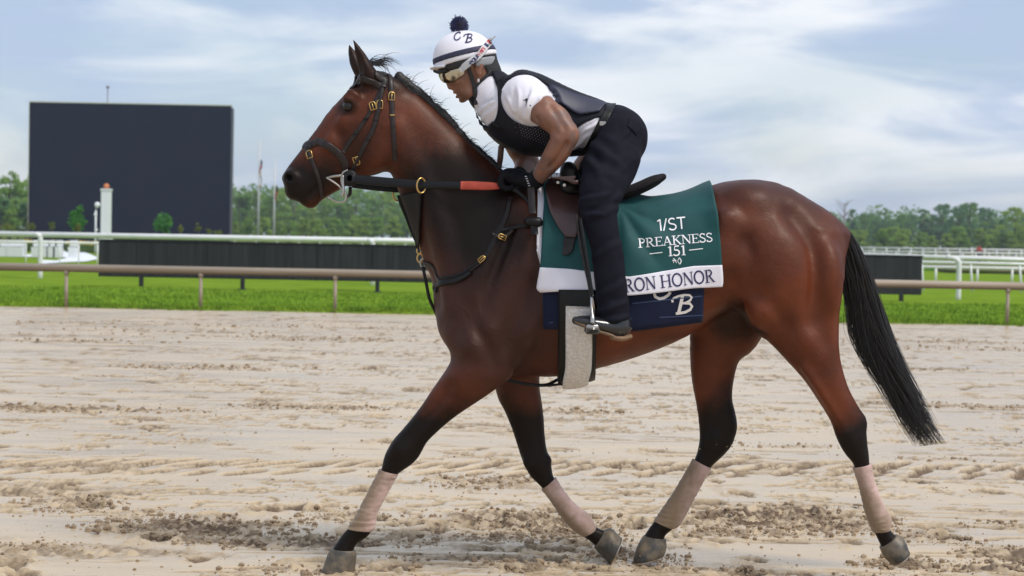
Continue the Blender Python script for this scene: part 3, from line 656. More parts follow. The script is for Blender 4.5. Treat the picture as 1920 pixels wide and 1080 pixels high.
# left of the video board
for px, top, Y, k, m, lab in ((19, 318, 250, 5, t_mid, 'tall thin tree with gaps in its crown at the far left'), (-12, 330, 255, 0, t_mid, 'leafy tree cut by the left edge of the picture'), (50, 326, 262, 5, t_mid, 'open-crowned tree touching the left edge of the screen'), (34, 372, 240, 3, t_mid, 'rounded tree below the thin one at the far left'), (2, 370, 236, 4, t_blue, 'low dark tree in the left corner'), (52, 378, 238, 4, t_blue, 'low dark tree half hidden by the left edge of the screen'), (20, 392, 226, 4, t_mid, 'bushy low tree at the foot of the far left trees')):
    plant_tree(px, top, Y, k, m, lab, 'trees left of the screen', 1.1)
back = 'hazy tree standing in the back row of the woods'
frnt = 'lighter green bushy tree in the front row of the woods'
for i, px in enumerate(np.arange(424, 800, 21)):
    plant_tree(px + R_.normal(0, 4), 344 + (px - 430) * .02 + abs(R_.normal(0, 12)), 330 + R_.random() * 40, int(R_.integers(0, 3)), (t_mid, t_dark, t_lite)[i % 3], 'tall tree in the woods beyond the rails, %s to the right of the screen' % ORD[i], 'tall trees between screen and horse', 1.15)
for i, px in enumerate(np.arange(440, 800, 27)):
    plant_tree(px + R_.normal(0, 5), 404 + abs(R_.normal(0, 8)), 255 + R_.random() * 25, 3 + int(R_.integers(0, 2)), (t_lite, t_mid, t_lite)[i % 3], 'low bushy tree before the woods, %s to the right of the screen' % ORD[i], 'low trees between screen and horse', 1.1)
for i, px in enumerate(np.arange(1535, 1975, 22)):
    plant_tree(px + R_.normal(0, 4), 398 + (px - 1700) * .01 + R_.normal(0, 6) - (14 if 1770 < px < 1850 else 0), 400 + R_.random() * 60, int(R_.integers(0, 3)), (t_blue, t_dark, t_blue)[i % 3], 'dark tree in the back row of the woods at right, %s from the tail' % ORD[i], 'back row of trees at right', 1.2)
for i, px in enumerate(np.arange(1540, 1960, 26)):
    plant_tree(px + R_.normal(0, 5), 428 + R_.normal(0, 7) + (px - 1700) * .012, 290 + R_.random() * 30, 3 + int(R_.integers(0, 2)), (t_lite, t_mid, t_lite)[i % 3], 'light green bushy tree in the right front row, %s from the tail' % ORD[i], 'front row of trees at right', 1.15)
plant_tree(1905, 388, 300, 1, t_lite, 'large light green tree at the right edge of the picture', 'front row of trees at right', 1.3)
plant_tree(1800, 386, 395, 1, t_blue, 'tallest dark tree in the middle of the woods at right', 'back row of trees at right', 1.3)
# bare dead tree over the tail
bt_ = on(1583, 378, 330); dead = thing('dead_tree', (bt_[0], 330, 0), 'bare pale tree with thin leafless branches above the tail', 'tree'); h = bt_[2]
dm = MB(); dm.tube([(bt_[0], 330, 0), (bt_[0] + .1, 330, h * .5), (bt_[0], 330, h * .95)], [.22, .16, .05], 8); part('trunk', dm.mesh('trunk', True), mat('dead_wood', (.26, .23, .20), .9), dead)
dm = MB()
for k in range(22):
    z = h * (.55 + .4 * R_.random()); a = R_.random() * 6.28; L_ = 1.0 + 1.4 * R_.random(); e = (bt_[0] + L_ * math.cos(a), 330 + L_ * math.sin(a), min(z + L_ * .9, h + .6)); dm.tube([(bt_[0], 330, z), ((bt_[0] + e[0]) / 2 + .1, (330 + e[1]) / 2, (z + e[2]) / 2 - .1), e], [.07, .05, .02], 5)
part('branches', dm.mesh('branches', True), bpy.data.materials['dead_wood'], dead)
# the wood carries on as one mass behind the rows
rg = np.random.default_rng(77); Vs, Fs, o_ = [], [], 0
for k in range(330):
    px = -1900 + 5700 * k / 330; Y = 470 + 60 * rg.random(); t = on(px, (350 if px < 800 else 402) + rg.normal(0, 6) + (14 if px < 57 else 0), Y); w_ = 5.5
    for j in range(3):
        V, F = leafy(150, np.array([t[0] + rg.normal(0, 2), Y, t[2] * (.25 + .28 * j)]), np.array([w_, 3, t[2] * .24]), 1.0, rg); Vs.append(V); Fs.append(F + o_); o_ += len(V)
obj('woodland', mesh_np('woodland', np.concatenate(Vs), np.concatenate(Fs), False), t_dark, label='distant mass of green woodland behind the rows of trees', cat='woodland', kind='stuff')
# hedge line and pale bank beyond the right rails
bank = mat('earth_bank', (.20, .16, .10), .9, col2=(.10, .13, .04), nscale=.4, detail=6)
bk = MB(); a, b2 = on(1775, 515, 85), on(2150, 515, 85); bk.box(((a[0] + b2[0]) / 2, 86, .15), (b2[0] - a[0], 3.0, .5), bev=.25); obj('earth_bank', bk.mesh('bank'), bank, kind='structure')
for n_, (px, w_) in enumerate(((1745, 40), (1840, 50), (1888, 44), (1935, 50))): shrub(px, 500, 516, w_, 92, g3, ('low dark hedge bush beyond the right rails, beside the black board', 'low dark hedge bush beyond the right rails, right of the curved post', 'low dark hedge bush beyond the right rails, second from the picture edge', 'low dark hedge bush beyond the right rails at the picture edge')[n_], group='hedge beyond the right rails', n=500, name='bush')
# small red utility cart far off behind the far rail
c = on(1836, 467, 165); ct = thing('utility_cart', (c[0], 165, 0), 'tiny red cart far off behind the white rails at right', 'cart'); redp = mat('red_paint', (.42, .05, .03), .45)
part('body', MB().box((c[0], 165, c[2] - .12), (.55, .8, .26), bev=.06).mesh('body'), redp, ct); part('seat', MB().box((c[0], 165.1, c[2] + .12), (.34, .4, .26), bev=.08).mesh('seat'), redp, ct); part('chassis', MB().box((c[0], 165, c[2] - .35), (.5, .8, .2)).mesh('chassis'), rubber0 if False else blk, ct)
for s in (-1, 1): part('wheel', MB().tube([(c[0] + s * .2 - .05, 164.6, c[2] - .42), (c[0] + s * .2 + .05, 164.6, c[2] - .42)], .14, 12).mesh('wheel', True), blk, ct); 
part('stand', MB().box((c[0], 165, (c[2] - .45) / 2), (.4, .6, c[2] - .45)).mesh('stand'), blk, ct)

# ------------------------------------------------------------------ air
hz_ = bpy.data.materials.new('haze_air'); hz_.use_nodes = True; N_, L2_ = hz_.node_tree.nodes, hz_.node_tree.links; N_.remove(N_['Principled BSDF'])
pv = N_.new('ShaderNodeVolumePrincipled'); pv.inputs['Color'].default_value = (.80, .88, 1.0, 1); pv.inputs['Density'].default_value = .00030; L2_.new(pv.outputs[0], N_['Material Output'].inputs['Volume'])
obj('haze', MB().box((0, 1650, 24), (5200, 3760, 52)).mesh('haze'), hz_, kind='stuff', label='thin pale haze in the air over the racecourse', cat='haze')
# ================================================================== the horse
YN, YF = -.135, .135
HEAD = [
    pairs([(700,112,752,215,.062),(664,142,750,268,.088),(636,181,738,312,.094),(612,214,702,327,.084),(590,246,670,337,.070),
           (569,274,643,352,.060),(550,299,618,366,.055),(534,319,603,376,.055),(524,333,590,384,.05)], 0, k=.03, cap1=.026, cap0=.05),
    # cheek, crest of the face bone, brows
    ell(708,272,-.052,.083,.030,.085, k=.035), ell(708,272,.052,.083,.030,.085, k=.035),
]
for s in (-1, 1):
    HEAD += [
        ell(655,190,s*.080,.034,.022,.022, ang=-.9, k=.030),                      # orbit
        ell(664,176,s*.075,.030,.018,.014, ang=-.5, k=.022),                      # brow
        pairs([(640,217,652,232,.012),(622,248,634,260,.012),(606,272,616,283,.008)], s*.072, k=.030),   # facial crest
        ell(633,250,s*.098,.045,.022,.020, ang=-1.0, k=.03, op='s'),              # hollow in front of the cheek
        ell(690,160,s*.088,.022,.014,.03, ang=-.8, k=.03, op='s'),                # hollow above the eye
        ell(546,333,s*.046,.036,.022,.029, ang=-.6, k=.022),                      # nostril wing
        ell(541,333,s*.064,.021,.034,.0145, ang=-.55, k=.010, op='s'),             # nostril opening
        pairs([(562,374,566,379,.03),(580,359,584,364,.03),(597,343,600,347,.02)], s*.062, k=.008, op='s', sub=1),   # mouth line
        ell(653,199,s*.103,.019,.017,.016, ang=-.4, k=.012, op='s'),              # eye socket
    ]
HEAD += [ell(580,377,0,.035,.034,.026, ang=-.5, k=.02), ell(548,362,0,.034,.042,.028, ang=-.7, k=.02)]
EARS = [
    pairs([(672,143,716,152,.034,-.050),(668,120,699,124,.031,-.056),(662,94,683,99,.021,-.062),(659,72,666,76,.006,-.066)], k=.018),
    pairs([(664,140,700,146,.034,.050),(653,116,680,121,.030,.056),(651,95,668,100,.020,.062),(651,80,656,83,.006,.066)], k=.018),
    pairs([(664,132,682,136,.020,-.078),(663,112,678,116,.016,-.085),(661,92,670,95,.009,-.084)], k=.012, op='s'),
]
NECK = [
    pairs([(1010,500,826,606,.165),(1016,440,815,556,.155),(1002,388,802,512,.142),(976,354,787,471,.128),(946,328,772,433,.116),(913,298,759,396,.106),(874,260,746,354,.098),
           (832,217,736,326,.089),(787,176,727,306,.081),(748,146,716,292,.074),(722,130,712,270,.068)], 0, k=.05),
]
for s in (-1, 1):
    NECK += [
        pairs([(722,215,760,260,.020,s*.066),(752,290,800,330,.024,s*.080),(785,380,838,420,.028,s*.100),(812,480,868,510,.03,s*.125),(832,560,890,580,.03,s*.15)], k=.05),
        pairs([(752,330,762,322,.012,s*.096),(778,395,790,386,.014,s*.118),(800,465,812,458,.014,s*.142),(814,520,826,516,.012,s*.155)], k=.05, op='s'),
    ]
TORSO = [
    pairs([(930,368,868,655,.165),(965,348,925,698,.195),(1010,345,995,706,.22),(1060,356,1056,706,.25),(1120,370,1118,688,.268),(1180,376,1180,664,.275),
           (1240,373,1245,638,.268),(1290,362,1292,612,.262),(1330,352,1338,592,.258),(1370,339,1388,578,.252),(1420,337,1440,580,.245),(1478,362,1488,585,.21),(1516,384,1528,596,.17),(1546,410,1560,600,.11)], 0, k=.05, cap1=.04),
    ell(1150,560,0,.36,.292,.20, ang=.10, k=.10),
    ell(862,612,-.085,.085,.085,.105, ang=.3, k=.05), ell(862,612,.085,.085,.085,.105, ang=.3, k=.05),
    ell(1400,380,-.11,.11,.10,.075, k=.05), ell(1400,380,.11,.11,.10,.075, k=.05),
]
def fore(L, Y): return pairs(L, Y, k=.045)
SHO = []
for s in (-1, 1):
    SHO += [pairs([(950,392,1035,412,.05,s*.115),(905,470,1010,505,.075,s*.135),(866,555,985,605,.088,s*.145),(848,620,975,668,.085,s*.150)], k=.06),
            ell(985,610,s*.172,.075,.068,.115, ang=-.35, k=.035), ell(905,520,s*.150,.05,.05,.13, ang=-.45, k=.035), ell(858,625,s*.135,.045,.05,.06, k=.03),
            pairs([(1003,520,1010,540,.012,s*.235),(962,600,970,620,.014,s*.245),(928,668,940,680,.012,s*.23)], k=.05, op='s'), pairs([(955,430,962,436,.014,s*.185),(925,500,933,506,.014,s*.205),(900,570,908,576,.014,s*.232)], k=.05, op='s')]
NF = [fore([(846,650,965,700,.088,-.15),(838,684,925,730,.078,-.155),(808,731,868,770,.062,-.155),(784,767,836,795,.052,-.15),(756,803,806,823,.046,-.145),
            (731,832,789,853,.046,-.14),(717,857,766,872,.043,-.14),(713,881,744,890,.031,-.14),(704,900,733,908,.028,-.14),(684,938,714,944,.028,-.14),
            (665,975,704,972,.034,-.14),(655,990,698,996,.034,-.14),(639,1005,675,1012,.029,-.14),(623,1030,664,1034,.035,-.14),(618,1040,662,1042,.036,-.14)], YN)]
FFo = [fore([(920,650,1012,645,.085,.12),(928,728,1012,718,.075,.13),(941,758,1017,751,.062,.135),(955,791,1021,786,.052,.14),(967,827,1023,821,.045,.14),
            (977,858,1028,851,.046,.14),(991,888,1036,876,.042,.14),(1010,908,1040,896,.031,.14),(1030,935,1055,922,.028,.14),(1052,964,1079,948,.028,.14),
            (1068,986,1102,966,.034,.14),(1085,1000,1114,984,.034,.14),(1104,1014,1129,994,.028,.14),(1120,1028,1140,996,.035,.14),(1128,1034,1146,998,.036,.14)], YF)]
NH = [pairs([(1385,435,1572,440,.09,-.10),(1372,490,1583,495,.12,-.12),(1372,545,1582,550,.125,-.135),(1425,612,1582,600,.105,-.14),(1466,658,1579,648,.085,-.14),
            (1498,694,1583,692,.068,-.14),(1529,741,1597,739,.054,-.14),(1553,781,1616,776,.045,-.14),(1564,811,1624,806,.043,-.14),(1577,838,1629,834,.041,-.14),
            (1595,862,1631,857,.036,-.14),(1602,878,1631,872,.031,-.14),(1612,911,1637,907,.029,-.14),(1621,951,1654,947,.030,-.14),
            (1631,978,1667,971,.035,-.14),(1638,996,1668,992,.033,-.14),(1647,1017,1677,1003,.029,-.14),(1655,1034,1688,1009,.037,-.14),(1659,1040,1692,1014,.038,-.14)], k=.05, cap0=.02)]
FH = [pairs([(1320,520,1460,500,.11,.11),(1290,580,1450,575,.11,.12),(1284,624,1428,622,.10,.13),(1291,662,1391,662,.08,.135),(1296,707,1377,710,.062,.14),(1304,751,1374,755,.052,.14),
            (1309,785,1382,790,.045,.14),(1309,818,1379,818,.043,.14),(1306,840,1358,850,.041,.14),(1301,862,1333,877,.032,.14),(1273,911,1306,922,.029,.14),
            (1246,950,1291,952,.035,.14),(1233,969,1270,984,.034,.14),(1215,992,1250,1000,.029,.14),(1203,1012,1247,1018,.037,.14),(1200,1018,1247,1023,.038,.14)], k=.05)]
MUSC = []
for s, dx in ((-1, 0),):
    MUSC += [
        ell(1545,800,s*.172,.02,.012,.03, k=.02) if False else ell(1612,790,s*.13,.016,.03,.05, ang=.3, k=.02),      # point of hock
        pairs([(1535,470,1545,480,.02,-.255),(1542,560,1552,566,.02,-.262),(1540,640,1550,645,.015,-.235)], k=.06, op='s'),
        pairs([(1420,560,1432,566,.015,-.275),(1462,600,1474,605,.015,-.262),(1500,655,1510,660,.012,-.235)], k=.06, op='s'),
        ell(1362,412,-.225,.03,.02,.03, k=.06),
        ell(1430,585,-.215,.045,.04,.05, k=.05),
        pairs([(1392,600,1330,560,.02,-.20),(1350,575,1320,540,.02,-.22)], k=.06, op='s'),
        pairs([(1500,690,1516,684,.012,-.205),(1536,742,1548,738,.012,-.19),(1572,792,1580,790,.008,-.18)], k=.02),
    ]
for s in (-1,):
    MUSC += [
        pairs([(1480,400,1494,404,.02,-.20),(1512,450,1524,452,.02,-.235),(1526,530,1538,532,.02,-.258),(1520,610,1532,610,.015,-.243)], k=.085, op='s'),
        pairs([(1395,450,1405,456,.02,-.262),(1418,500,1430,504,.02,-.275),(1424,545,1436,548,.018,-.275)], k=.07, op='s'),
        ell(1462,500,-.215,.10,.06,.13, ang=.2, k=.06), ell(1556,520,-.19,.05,.055,.13, ang=.1, k=.05), ell(1505,640,-.175,.05,.05,.07, ang=.5, k=.05),
        pairs([(1290,585,1298,594,.02,-.27),(1330,560,1336,570,.02,-.265),(1366,525,1374,533,.02,-.262)], k=.07, op='s'),
        ell(898,640,-.205,.055,.04,.08, ang=-.5, k=.05), ell(870,705,-.20,.04,.035,.07, ang=-.8, k=.04),
        pairs([(860,560,868,566,.014,-.235),(905,640,914,645,.014,-.25),(925,690,934,694,.012,-.24)], k=.05, op='s'),
        pairs([(842,720,850,725,.010,-.222),(808,760,816,765,.008,-.212),(785,790,792,795,.006,-.204)], k=.03, op='s'),
        ell(748,842,-.176,.026,.014,.030, ang=.8, k=.03),
        ell(1590,815,-.178,.024,.014,.034, ang=.4, k=.02), ell(1617,790,-.14,.018,.022,.030, ang=.2, k=.018),
        pairs([(1590,715,1595,714,.010,-.205),(1600,748,1604,747,.009,-.192),(1608,772,1611,771,.006,-.185)], k=.022, op='s'),
        pairs([(1358,700,1364,700,.010,.082),(1362,740,1367,740,.009,.090),(1366,775,1370,775,.006,.098)], k=.022, op='s'),
        ell(1372,800,.14,.020,.024,.030, k=.018), ell(1338,825,.098,.020,.012,.030, ang=-.3, k=.02),
        ell(990,868,.105,.022,.014,.026, k=.02), ell(1030,862,.13,.012,.022,.018, k=.014),
        pairs([(838,742,842,746,.010,-.214),(800,785,804,789,.008,-.200),(772,818,775,821,.006,-.190)], k=.022, op='s'),
        pairs([(1580,850,1586,850,.008,-.182),(1598,872,1603,872,.006,-.176)], k=.016, op='s'),
    ]
    for q in range(7): MUSC += [pairs([(1135+q*24,470,1141+q*24,472,.010,-.296),(1128+q*24,540,1134+q*24,542,.010,-.304),(1118+q*24,600,1124+q*24,602,.008,-.292)], k=.05, op='s')]
HORSE = TORSO + NECK + SHO + HEAD + EARS + NF + FFo + NH + FH + MUSC
hX, hQ = polygonise(HORSE, .0075)
def relax(X, Q, w, it):
    for _ in range(it):
        S = np.zeros_like(X); c = np.zeros(len(X))
        for i in range(4):
            j = Q[:, (i + 1) % 4]; np.add.at(S, Q[:, i], X[j]); np.add.at(c, Q[:, i], 1)
            np.add.at(S, j, X[Q[:, i]]); np.add.at(c, j, 1)
        X = X + (S / np.maximum(c, 1)[:, None] - X) * w[:, None]
    return X
_hd = U(640, 250, 0); _ww = np.clip((np.linalg.norm(hX - _hd, axis=1) - .22) / .12, 0.06, .6)
hX = relax(hX, hQ, _ww, 10)
horse_me = mesh_np('horse_body', hX, hQ)
hBVH = BVHTree.FromPolygons([Vector(v) for v in hX.tolist()], hQ.tolist())
def sstep(a, b, x): t = np.clip((x - a) / (b - a), 0, 1); return t * t * (3 - 2 * t)
def dist2(px, py, sx=1.0, sz=1.0, ang=0.0):
    c = U(px, py, 0); dx, dz = hX[:, 0] - c[0], hX[:, 2] - c[2]
    ca, sa = math.cos(ang), math.sin(ang); return np.sqrt(((dx * ca + dz * sa) / sx) ** 2 + ((-dx * sa + dz * ca) / sz) ** 2)
_zn = fbm3(hX * 9.0, 3) - .5
_hind = hX[:, 0] > .45
_lx = np.where(_hind, -.75 * (hX[:, 0] - np.where(hX[:, 1] < 0, 1.36, .83)), 0)
_leg = 1 - sstep(.60, .76, hX[:, 2] + _zn * .12 + np.where(_hind, .0 + np.clip(_lx, -.12, .10), 0))
_muz = 1 - sstep(.3, 1.25, dist2(575, 352, .23, .095, .62) + _zn * .35)
_muz = np.maximum(_muz, 1 - sstep(.6, 1.35, dist2(552, 352, .125, .10, .62) + _zn * .3))
_tips = sstep(1.86, 1.98, hX[:, 2])
_nk = (1 - sstep(.40, 1.15, dist2(868, 388, .42, .28, -.85) + _zn * .35)) * .97  # dark neck coat, with the shade on the neck painted in
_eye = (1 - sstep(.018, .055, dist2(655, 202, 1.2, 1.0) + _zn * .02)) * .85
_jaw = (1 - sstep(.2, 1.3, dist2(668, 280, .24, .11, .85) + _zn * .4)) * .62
_grn = (1 - sstep(.5, 1.2, dist2(1385, 600, .13, .11) + _zn * .3)) * .8 * (np.abs(hX[:, 1]) < .2)  # shade of the groin painted into the coat colour
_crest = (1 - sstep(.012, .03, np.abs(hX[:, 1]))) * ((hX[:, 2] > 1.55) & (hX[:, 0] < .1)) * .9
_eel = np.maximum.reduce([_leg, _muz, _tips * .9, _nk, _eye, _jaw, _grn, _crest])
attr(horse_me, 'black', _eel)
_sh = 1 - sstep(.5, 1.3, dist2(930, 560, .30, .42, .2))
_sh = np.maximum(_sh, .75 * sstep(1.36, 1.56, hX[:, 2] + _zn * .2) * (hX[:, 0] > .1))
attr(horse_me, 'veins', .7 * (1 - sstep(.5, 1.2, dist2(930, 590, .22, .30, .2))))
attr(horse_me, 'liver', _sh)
coat = mat('bay_coat', (.140, .031, .009), .52, col2=(.055, .0115, .005), nscale=4.0, detail=7, lo=.32, hi=.70, spec=.34, rvar=.14)
coat.node_tree.nodes['Principled BSDF'].inputs['Coat Weight'].default_value = .05; coat.node_tree.nodes['Principled BSDF'].inputs['Coat Roughness'].default_value = .30
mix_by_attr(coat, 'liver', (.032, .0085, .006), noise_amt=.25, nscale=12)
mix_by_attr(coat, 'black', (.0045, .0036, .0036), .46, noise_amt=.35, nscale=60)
def coat_relief(m):
    N, L = m.node_tree.nodes, m.node_tree.links; b = N['Principled BSDF']
    t = N.new('ShaderNodeTexCoord')
    hair = N.new('ShaderNodeTexNoise'); hair.inputs['Scale'].default_value = 260; hair.inputs['Detail'].default_value = 2
    mp = N.new('ShaderNodeMapping'); mp.inputs['Scale'].default_value = (.35, 1, 1); mp.inputs['Rotation'].default_value = (0, .9, 0); L.new(t.outputs['Object'], mp.inputs[0]); L.new(mp.outputs[0], hair.inputs['Vector'])
    vein = N.new('ShaderNodeTexNoise'); vein.inputs['Scale'].default_value = 5.5; vein.inputs['Detail'].default_value = 1.5; vein.inputs['Distortion'].default_value = .8; L.new(t.outputs['Object'], vein.inputs['Vector'])
    s = N.new('ShaderNodeMath'); s.operation = 'SUBTRACT'; L.new(vein.outputs['Fac'], s.inputs[0]); s.inputs[1].default_value = .5
    ab = N.new('ShaderNodeMath'); ab.operation = 'ABSOLUTE'; L.new(s.outputs[0], ab.inputs[0])
    mr = N.new('ShaderNodeMapRange'); mr.interpolation_type = 'SMOOTHSTEP'; mr.inputs[1].default_value = .0; mr.inputs[2].default_value = .022; mr.inputs[3].default_value = 1; mr.inputs[4].default_value = 0; L.new(ab.outputs[0], mr.inputs[0])
    av = N.new('ShaderNodeAttribute'); av.attribute_name = 'veins'
    mv = N.new('ShaderNodeMath'); mv.operation = 'MULTIPLY'; L.new(mr.outputs[0], mv.inputs[0]); L.new(av.outputs['Fac'], mv.inputs[1])
    b1 = N.new('ShaderNodeBump'); b1.inputs['Strength'].default_value = .32; b1.inputs['Distance'].default_value = .004; L.new(mv.outputs[0], b1.inputs['Height'])
    lump = N.new('ShaderNodeTexNoise'); lump.inputs['Scale'].default_value = 9; lump.inputs['Detail'].default_value = 3; L.new(t.outputs['Object'], lump.inputs['Vector'])
    b0 = N.new('ShaderNodeBump'); b0.inputs['Strength'].default_value = .34; b0.inputs['Distance'].default_value = .020; L.new(lump.outputs['Fac'], b0.inputs['Height']); L.new(b1.outputs[0], b0.inputs['Normal'])
    b2 = N.new('ShaderNodeBump'); b2.inputs['Strength'].default_value = .45; b2.inputs['Distance'].default_value = .0025; L.new(hair.outputs['Fac'], b2.inputs['Height']); L.new(b0.outputs[0], b2.inputs['Normal'])
    L.new(b2.outputs[0], b.inputs['Normal'])
_a = coat.node_tree.nodes.new('ShaderNodeAttribute'); _a.attribute_name = 'black'; _mr = coat.node_tree.nodes.new('ShaderNodeMapRange'); coat.node_tree.links.new(_a.outputs['Fac'], _mr.inputs[0]); _mr.inputs[3].default_value = .36; _mr.inputs[4].default_value = .20
coat.node_tree.links.new(_mr.outputs[0], coat.node_tree.nodes['Principled BSDF'].inputs['Specular IOR Level'])
coat_relief(coat); coat.node_tree.nodes['Principled BSDF'].inputs['Specular Tint'].default_value = (1.0, .80, .68, 1)
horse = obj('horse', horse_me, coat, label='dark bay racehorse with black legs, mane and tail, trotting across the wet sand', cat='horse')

def loft(L, Y, nr, ns, mod=None, caps=True):
    """rings along outline pairs (x1,y1,x2,y2,half_width[,Y])"""
    A = []
    for e in L:
        y = e[5] if len(e) > 5 else Y
        p, q = U(e[0], e[1], y), U(e[2], e[3], y); A.append(np.r_[(p + q) / 2, (q - p) / 2, e[4]])
    A = catmull(A, 8); t = np.linspace(0, len(A) - 1, nr); i = np.minimum(t.astype(int), len(A) - 2); w = (t - i)[:, None]; A = A[i] * (1 - w) + A[i + 1] * w
    th = np.arange(ns) * 2 * math.pi / ns; V = []
    s = np.r_[0, np.cumsum(np.linalg.norm(np.diff(A[:, :3], axis=0), axis=1))]
    for j in range(nr):
        m = np.ones(ns) if mod is None else mod(s[j], s[-1], th)
        V.append(A[j, :3] + (A[j, 3:6] * np.cos(th)[:, None] + np.array([0, A[j, 6], 0]) * np.sin(th)[:, None]) * m[:, None])
    V = np.concatenate(V); F = []
    for j in range(nr - 1):
        for k in range(ns):
            l = (k + 1) % ns; F.append((j * ns + k, j * ns + l, (j + 1) * ns + l, (j + 1) * ns + k))
    if caps: F.append(tuple(range(ns - 1, -1, -1))); F.append(tuple((nr - 1) * ns + k for k in range(ns)))
    return V, F, s
# eyes, hooves, wraps
eye_m = mat('eye', (.006, .0035, .003), .05, spec=.5)
for s in (-1, 1):
    c = U(653, 199, s * .077); mb = MB(); mb.lathe([(max(.0215 * math.sin(q), 1e-4), -.0215 * math.cos(q)) for q in np.linspace(0.05, math.pi - .05, 14)], c, 20)
    part('eye', mb.mesh('eye', True), eye_m, horse)
hoof_m = mat('hoof', (.045, .043, .038), .5, col2=(.22, .165, .10), nscale=11, detail=6, lo=.42, hi=.66, bump=.3, bscale=40, bstretch=(1, 1, .3))
shoe_m = mat('horseshoe', (.45, .42, .38), .4, metal=.8, col2=(.3, .24, .17), nscale=20)
def hoofmod(s, S, th): return 1 + .03 * np.sin(th * 0 + s / S * 3) + .01 * np.sin(s * 900)
for L in ([(621,1029,667,1032,.038,-.14),(616,1037,668,1040,.044,-.14),(611,1050,667,1053,.052,-.14),(605,1068,664,1076,.060,-.14),(602,1077,662,1083,.062,-.14)],
          [(1114,1026,1134,993,.038,.14),(1121,1034,1142,991,.044,.14),(1129,1042,1149,993,.052,.14),(1139,1054,1160,1004,.058,.14),(1143,1058,1165,1008,.060,.14)],
          [(1206,1004,1249,1011,.038,.14),(1201,1013,1249,1018,.044,.14),(1196,1024,1249,1025,.052,.14),(1190,1040,1248,1033,.060,.14),(1187,1055,1245,1040,.062,.14)],
          [(1649,1027,1682,1002,.038,-.14),(1653,1036,1690,1007,.044,-.14),(1657,1043,1696,1014,.052,-.14),(1665,1052,1701,1026,.058,-.14),(1672,1058,1704,1034,.060,-.14)]):
    V, F, s = loft(L, 0, 14, 28, hoofmod); hf = part('hoof', mesh_np('hoof', V, F), hoof_m, horse)
    e = L[-1]; d = L[-2]
    L2 = [(e[0] - 1, e[1], e[2] + 1, e[3], e[4] + .003, e[5]), tuple(np.r_[[e[i] + (e[i] - d[i]) * .30 for i in range(4)], e[4] + .003, e[5]])]
    V, F, s = loft(L2, 0, 3, 28); part('horseshoe', mesh_np('shoe', V, F, False), shoe_m, hf)
wrap_m = mat('leg_wrap', (.56, .385, .345), .85, col2=(.36, .25, .20), nscale=16, detail=6, lo=.42, hi=.68, sheen=.3, bump=.5, bscale=150, bdist=.002)
mix_by_attr(wrap_m, 'mud', (.22, .15, .085), .7, noise_amt=.75, nscale=22)
def wrapmod(ph):
    def f(s, S, th):
        return 1 + .026 * np.abs(np.sin((s / .026 + th / (2 * math.pi)) * math.pi + ph)) + .07 * (vnoise3(np.c_[th * 1.6 + ph * 3, np.full_like(th, s * 120), np.full_like(th, ph)]) - .5)
    return f
for n, (L, y) in enumerate((([(711,880,747,889,.036),(702,898,738,905,.034),(682,937,718,942,.033),(669,962,707,966,.038),(656,984,704,986,.040),(651,991,699,996,.039)], -.14),
             ([(1015,918,1042,895,.036),(1030,937,1058,921,.034),(1050,966,1081,947,.033),(1066,986,1103,964,.039),(1084,1001,1116,984,.040),(1094,1006,1118,992,.038)], .14),
             ([(1299,860,1333,878,.036),(1270,911,1309,922,.034),(1244,950,1293,952,.040),(1231,969,1275,984,.040),(1226,976,1262,992,.038)], .14),
             ([(1599,877,1634,869,.036),(1610,911,1641,906,.034),(1619,951,1657,946,.035),(1628,978,1670,970,.041),(1634,992,1670,988,.040),(1637,998,1668,994,.038)], -.14))):
    V, F, s = loft(L, y, 70, 40, wrapmod(n * 1.7)); me = mesh_np('leg_wrap', V, F)
    _zz = np.repeat(s / s[-1], 40); _th = np.tile(np.cos(np.arange(40) * 2 * math.pi / 40), 70)
    md = np.clip(.60 * -_th + (.9 if n in (2, 3) else .5) * (_zz - .5) + (.72 if n == 2 else .52), 0, .95); attr(me, 'mud', md)
    part('leg_wrap', me, wrap_m, horse)
# hair
hair_m = mat('black_hair', (.008, .007, .007), .42, col2=(.018, .014, .012), nscale=30, spec=.6)
def strands(paths, r0, r1):
    """thin three-sided tapered strands; paths (n,k,3)"""
    paths = np.asarray(paths); n, k, _ = paths.shape
    T = np.gradient(paths, axis=1); T /= np.linalg.norm(T, axis=2, keepdims=True) + 1e-9
    A = np.cross(T, np.array([0, 1, .01])); A /= np.linalg.norm(A, axis=2, keepdims=True) + 1e-9; B = np.cross(T, A)
    r = (np.asarray(r0).reshape(-1, 1) * (1 - np.linspace(0, 1, k) ** 1.5) + r1)[..., None] * np.ones((n, k, 1))
    V = np.stack([paths + (A * math.cos(q) + B * math.sin(q)) * r for q in (0, 2.094, 4.189)], 2)
    base = np.arange(n * k).reshape(n, k)[:, :-1].ravel() * 3; F = []
    for c in range(3):
        d = (c + 1) % 3; F.append(np.stack([base + c, base + d, base + 3 + d, base + 3 + c], 1))
    return V.reshape(-1, 3), np.concatenate(F)
def curve_at(L, v):
    A = catmull(np.array(L, float), 10); t = np.clip(v, 0, 1) * (len(A) - 1); i = np.minimum(t.astype(int), len(A) - 2); w = (t - i)[..., None]
    return A[i] * (1 - w) + A[i + 1] * w
TL = [(1545,412),(1566,450),(1577,505),(1583,560),(1590,620),(1610,672),(1645,730),(1678,785),(1712,838)]
TR = [(1552,406),(1592,432),(1624,490),(1647,555),(1671,626),(1700,690),(1731,750),(1755,800),(1776,832)]
nst = 2600; kk = 18
uu = rng.random(nst); uu = np.where(rng.random(nst) < .75, .28 + .72 * uu, uu)
vend = .56 + .46 * rng.random(nst) ** 1.5; vst = rng.random(nst) * .22
wob = rng.normal(0, 1, (nst, 2))
